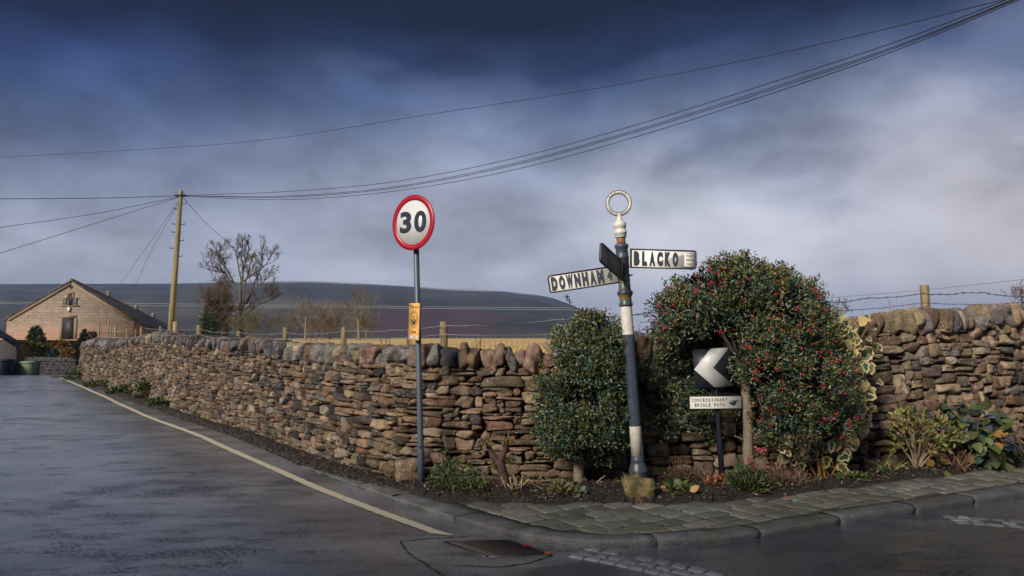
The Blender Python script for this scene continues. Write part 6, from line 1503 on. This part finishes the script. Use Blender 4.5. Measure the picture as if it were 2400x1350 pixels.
def scrub(label, u0, Y, top, w, seed, col, zb=1.25, n=7, L0=1.15, rt=.10, rmin=.011, lev=2, dens=.55, name='bare_tree', cat='tree', bottom=792):
    rs = np.random.RandomState(seed); tr = [(u0, bottom), (u0 + rs.normal(0, 2), bottom - (bottom - top) * .3), (u0 + rs.normal(0, 4), bottom - (bottom - top) * .55)]; lm = []
    if name == 'bare_thicket':
        for k in range(n):
            x = u0 + rs.uniform(-1, 1) * w * .75; a = rs.uniform(-1, 1); e = (x + rs.normal(0, 7), top + (bottom - top) * (.04 + .7 * rs.rand() ** 1.3)); lm.append([(x, bottom + 2), ((x + e[0]) / 2 + rs.normal(0, 2), (bottom + e[1]) / 2), e])
    for k in range(n):
        a = -1 + 2 * (k + .5) / n; q = tr[1] if k % 2 else tr[2]; e = (u0 + a * w * rs.uniform(.8, 1.05), top + (bottom - top) * (.02 + .55 * a * a * rs.uniform(.6, 1.2))); mid = (q[0] * .5 + e[0] * .5 + rs.normal(0, 3), q[1] * .55 + e[1] * .45 + 4); lm.append([q, mid, e])
    return bare_tree(label, None, Y, tr, lm, col, seed, rt, L0, dens, lev, name, rmin, zb, None, cat)
scrub('bare tree with a dark crooked trunk nearest the speed limit post', 842, 52, 690, 46, 91, (.15, .125, .072), rt=.15, n=9)
scrub('slender pale brown bare tree left of the bushy group', 716, 54, 704, 34, 92, (.20, .155, .105), rt=.09)
scrub('dense pinkish brown thicket in the middle of the bare trees', 772, 56, 716, 52, 93, (.21, .155, .115), n=9, rt=.08, name='bare_thicket', cat='bush')
scrub('low greenish brown thicket right of the tall bare tree', 625, 58, 745, 54, 94, (.135, .125, .070), n=9, rt=.06, name='bare_thicket', cat='bush')
scrub('brown leafless bush filling the lower left of the tall bare tree', 512, 58, 672, 40, 95, (.13, .088, .052), n=13, rt=.10, dens=.8, name='bare_thicket', cat='bush')
scrub('short pale thicket left of the slender bare tree', 684, 60, 745, 36, 96, (.19, .15, .11), n=7, rt=.06, name='bare_thicket', cat='bush')
scrub('pale brown thicket between the slender tree and the pinkish one', 742, 55, 735, 36, 112, (.21, .165, .12), n=7, rt=.05, name='bare_thicket', cat='bush')
scrub('olive brown thicket under the crooked dark trunked tree', 858, 54, 742, 40, 113, (.16, .135, .080), n=7, rt=.05, name='bare_thicket', cat='bush')
scrub('low hedge of grey brown stems behind the thickets', 800, 64, 752, 90, 114, (.17, .13, .10), n=13, rt=.05, name='bare_thicket', cat='bush')
scrub('yellowish low scrub at the foot of the tall bare tree', 580, 57, 742, 36, 115, (.15, .135, .065), n=9, rt=.04, name='bare_thicket', cat='bush')
scrub('small grey bare tree far off above the right hand wall', 1975, 90, 708, 26, 97, (.10, .095, .11), zb=2.0, n=7, L0=.9, rt=.10, rmin=.022, bottom=752)
scrub('small dark bush far off beside the grey tree', 1946, 90, 730, 18, 98, (.085, .075, .085), zb=2.0, n=7, L0=.5, rt=.06, rmin=.022, bottom=752, name='bare_bush', cat='bush')
T = scrub('brown twiggy shrub at the right edge behind the wall', 2396, 12.0, 668, 42, 99, (.085, .055, .040), zb=1.6, n=9, L0=.18, rt=.014, rmin=.0022, bottom=735, name='bare_bush', cat='bush')
rs = np.random.RandomState(100); n = 110; p, O = lobes_points([lobe(2392, 695, 12, 30, 24, .2)], n, rs, .2, 1.0); v1 = leaf_mesh(OVAL, OVALF, p, rnd_unit(n, rs), rnd_unit(n, rs), rs.uniform(.02, .04, n), pick(rs, [(1, (.20, .10, .05)), (1, (.12, .07, .04))], n)); mesh_obj('leaves', *v1, DEADM, T)
# stalks of dead dock in the field edge
for (u, v, h, lab) in ((957, 812, 62, 'dead brown dock stalk above the coping left of the speed limit post'), (1120, 812, 45, 'dead brown dock stalk right of the near fence post'), (905, 812, 26, 'short dead weed stalk above the coping'), (730, 806, 38, 'dead weed stalks between two far fence posts'), (2085, 735, 40, 'dry umbel stalk over the coping right of the ivy'), (2135, 735, 28, 'short dry umbel stalk left of the tall fence post'), (1505, 790, 40, 'thin dry stalk between fingerpost and berried holly')):
    d = 9.2 if u > 900 else 12.5; base = at(u, v, d) * [1, 1, 0] + [0, 0, 1.25]; mb = MB(); rs = np.random.RandomState(u)
    for k in range(3):
        e = at(u + rs.normal(0, 7), v - h * rs.uniform(.6, 1), d); Q = limb(mb, [base, (base + e) / 2 + rs.normal(0, .01, 3), e], .006, .003, (.14, .085, .055) if u < 1400 else (.25, .19, .11), 4, .003, rs); twigs(mb, Q, .003, .06, rs, 0, (.16, .085, .06) if u < 1400 else (.28, .22, .13), 1.4, .3, .003)
    T = thing('dead_stalk', lab, 'plant', base); mb.build('stalk', BARK, T)
# --- evergreens by the trees and the barn
def conifer(name, label, u, vb, vt, w, Y, pal, seed, n, size, zb=None, cat='conifer', shape='cone'):
    rs = np.random.RandomState(seed); h = rs.beta(1.1, 1.6, n) if shape == 'cone' else rs.uniform(0, 1, n); k = Y / FPX
    a = rs.uniform(0, 2 * PI, n); rad = (np.power(1 - h, .75) if shape == 'cone' else np.sqrt(np.clip(1 - (h * 1.7 - .7) ** 2, 0, 1))) * w * k * (.55 + .45 * np.sqrt(rs.rand(n))) * (1 + .18 * np.sin(a * 3 + h * 9) + .12 * np.sin(a * 5 - h * 14))
    base = at(u, vb, Y); top = at(u, vt, Y); P = np.stack([base[0] + rad * np.cos(a), Y + rad * np.sin(a), base[2] + h * (top[2] - base[2])], 1)
    O = np.stack([np.cos(a), np.sin(a), 0 * a], 1); D = O * .8 + [0, 0, .5] + rs.normal(0, .45, (n, 3)); v1 = leaf_mesh(NEED * [1, 2.6, 1], NEEDF, P, D, rnd_unit(n, rs) + O * .5, rs.uniform(.6, 1.3, n) * size, pick(rs, pal, n, .35))
    T = thing(name, label, cat, np.r_[base[:2], base[2] if zb is None else zb]); mesh_obj('foliage', *[v1[0], [tuple(q) for q in []] or v1[1], v1[2]], LEAFM, T)
    mb = MB(); mb.tube([np.r_[base[:2], (base[2] if zb is None else zb) - .05], base * .3 + top * .7], [.09 * min(1, w / 30), .03], 6, (.10, .08, .055)); mb.build('trunk', BARK, T); return T
GD = [(3, (.016, .035, .018)), (2, (.03, .05, .02)), (1, (.055, .060, .022))]
conifer('evergreen_tree', 'dark evergreen tree half hidden in the brown bush beside the tall tree', 503, 800, 700, 30, 58.5, [(2, (.035, .045, .020)), (2, (.07, .062, .030)), (1, (.10, .075, .042))], 101, 1700, .26, 1.2, 'conifer', 'round')
conifer('evergreen_shrub', 'small dark green evergreen low beside the tall bare tree', 487, 805, 735, 26, 55, [(1, (.025, .06, .022)), (1, (.04, .08, .03))], 102, 1300, .26, 1.2, 'shrub')
OLD = [(3, (.17, .12, .022)), (2, (.10, .095, .022)), (1, (.05, .06, .02))]; OR = [(3, (.26, .13, .022)), (2, (.16, .11, .02)), (1, (.08, .07, .02))]
conifer('evergreen_shrub', 'dark green pointed shrub with yellow tips before the barn', 82, 832, 764, 28, 43, [(3, (.030, .048, .020)), (1, (.09, .08, .02))], 103, 1500, .20, 0, 'shrub')
conifer('golden_conifer', 'yellow green spreading conifer behind the green wheelie bin', 62, 850, 803, 34, 40, OLD, 104, 1500, .18, 0, 'conifer', 'round')
conifer('golden_conifer', 'bronze yellow conifer below the dark barn shrub', 95, 850, 806, 28, 40.5, OLD, 105, 1200, .18, 0, 'conifer', 'round')
conifer('golden_conifer', 'orange gold conifer below the barn doorway', 141, 848, 800, 27, 41, OR, 106, 1400, .17, 0, 'conifer', 'round')
conifer('golden_conifer', 'slim golden conifer against the end of the stone wall', 157, 862, 818, 15, 38, OR, 107, 800, .15, 0, 'conifer', 'round')
conifer('evergreen_shrub', 'blue green dwarf conifer under the orange gold one', 131, 862, 822, 24, 38.5, [(2, (.022, .05, .045)), (1, (.03, .06, .05))], 108, 1100, .15, 0, 'shrub', 'round')
conifer('evergreen_shrub', 'dark slim shrub rising just left of the paling stakes', 196, 812, 774, 9, 32, GD, 109, 500, .14, 1.0, 'shrub')
conifer('evergreen_shrub', 'brown leafy shrub between the dark slim shrub and the stakes', 215, 812, 778, 10, 32.5, [(1, (.14, .10, .055)), (1, (.09, .075, .04))], 110, 500, .13, 1.0, 'shrub', 'round')
conifer('evergreen_shrub', 'low dark green shrub right of the golden conifers', 174, 845, 806, 13, 39, GD, 111, 500, .15, 0, 'shrub', 'round')

# ------------------------------------------------------------------ the house added unseen at the viewer's back to shade the near road and the foot of the wall
HX0, HX1, HYF, HYB, HE, HR = -19.0, 6.0, -3.4, -9.6, 6.6, 9.6
T8 = thing('shade_house', 'long stone house added unseen behind the viewer to cast shade, with a slate roof', 'shade_house', ((HX0 + HX1) / 2, (HYF + HYB) / 2, 0))
mb = MB(); ym = (HYF + HYB) / 2
mb.prism([(HYF, -.2), (HYF, HE), (ym, HR), (HYB, HE), (HYB, -.2)], np.array([HX1, 0, 0]), SY, SZ, SX, HX1 - HX0); HOUSEW = paint('grey_render_wall', (.15, .15, .155), .9, .3, scale=2); hw = mb.build('wall', HOUSEW, T8)
mb = MB()
for y in (HYF, HYB):
    d = np.array([0, y - ym, HE - HR]); e = np.array([0, ym, HR]) + d * 1.06; n_ = np.array([0, 0, .12])
    A = [np.array([x, ym, HR]) + n_ for x in (HX0 - .2, HX1 + .2)]; Bq = [np.array([x, e[1], e[2]]) + n_ for x in (HX1 + .2, HX0 - .2)]
    Q = A + Bq; mb.add(Q + [q - n_ * .9 for q in Q], [(0, 1, 2, 3), (7, 6, 5, 4), (0, 4, 5, 1), (1, 5, 6, 2), (2, 6, 7, 3), (3, 7, 4, 0)])
hr = mb.build('roof', SLATE, T8)
for x in (HX0 + 1.2, HX1 - 1.2):
    mb = MB(); mb.box((x, ym, HR + .6), SX, SZ, SY, .9, 1.6, .7); mb.box((x, ym, HR + 1.45), SX, SZ, SY, 1.0, .12, .8); mb.build('chimney', HOUSEW, hr)
for x in np.arange(HX0 + 2, HX1 - 1, 3.2):
    for z in (1.6, 4.6):
        mb = MB(); mb.box((x, HYF + .03, z), SX, SZ, SY, 1.0, 1.3, .06); w_ = mb.build('window', DARKIN, T8)
        mb = MB()
        for (cx, cz, sx, sz) in ((0, .66, 1.12, .08), (0, -.66, 1.12, .08), (.53, 0, .07, 1.24), (-.53, 0, .07, 1.24), (0, 0, .05, 1.24)): mb.box((x + cx, HYF + .05, z + cz), SX, SZ, SY, sx, sz, .09)
        mb.build('frame', WHITE, w_)
mb = MB(); mb.box((HX0 + 6.9, HYF + .03, 1.05), SX, SZ, SY, .95, 2.1, .08); mb.build('door', BLACKP, T8)
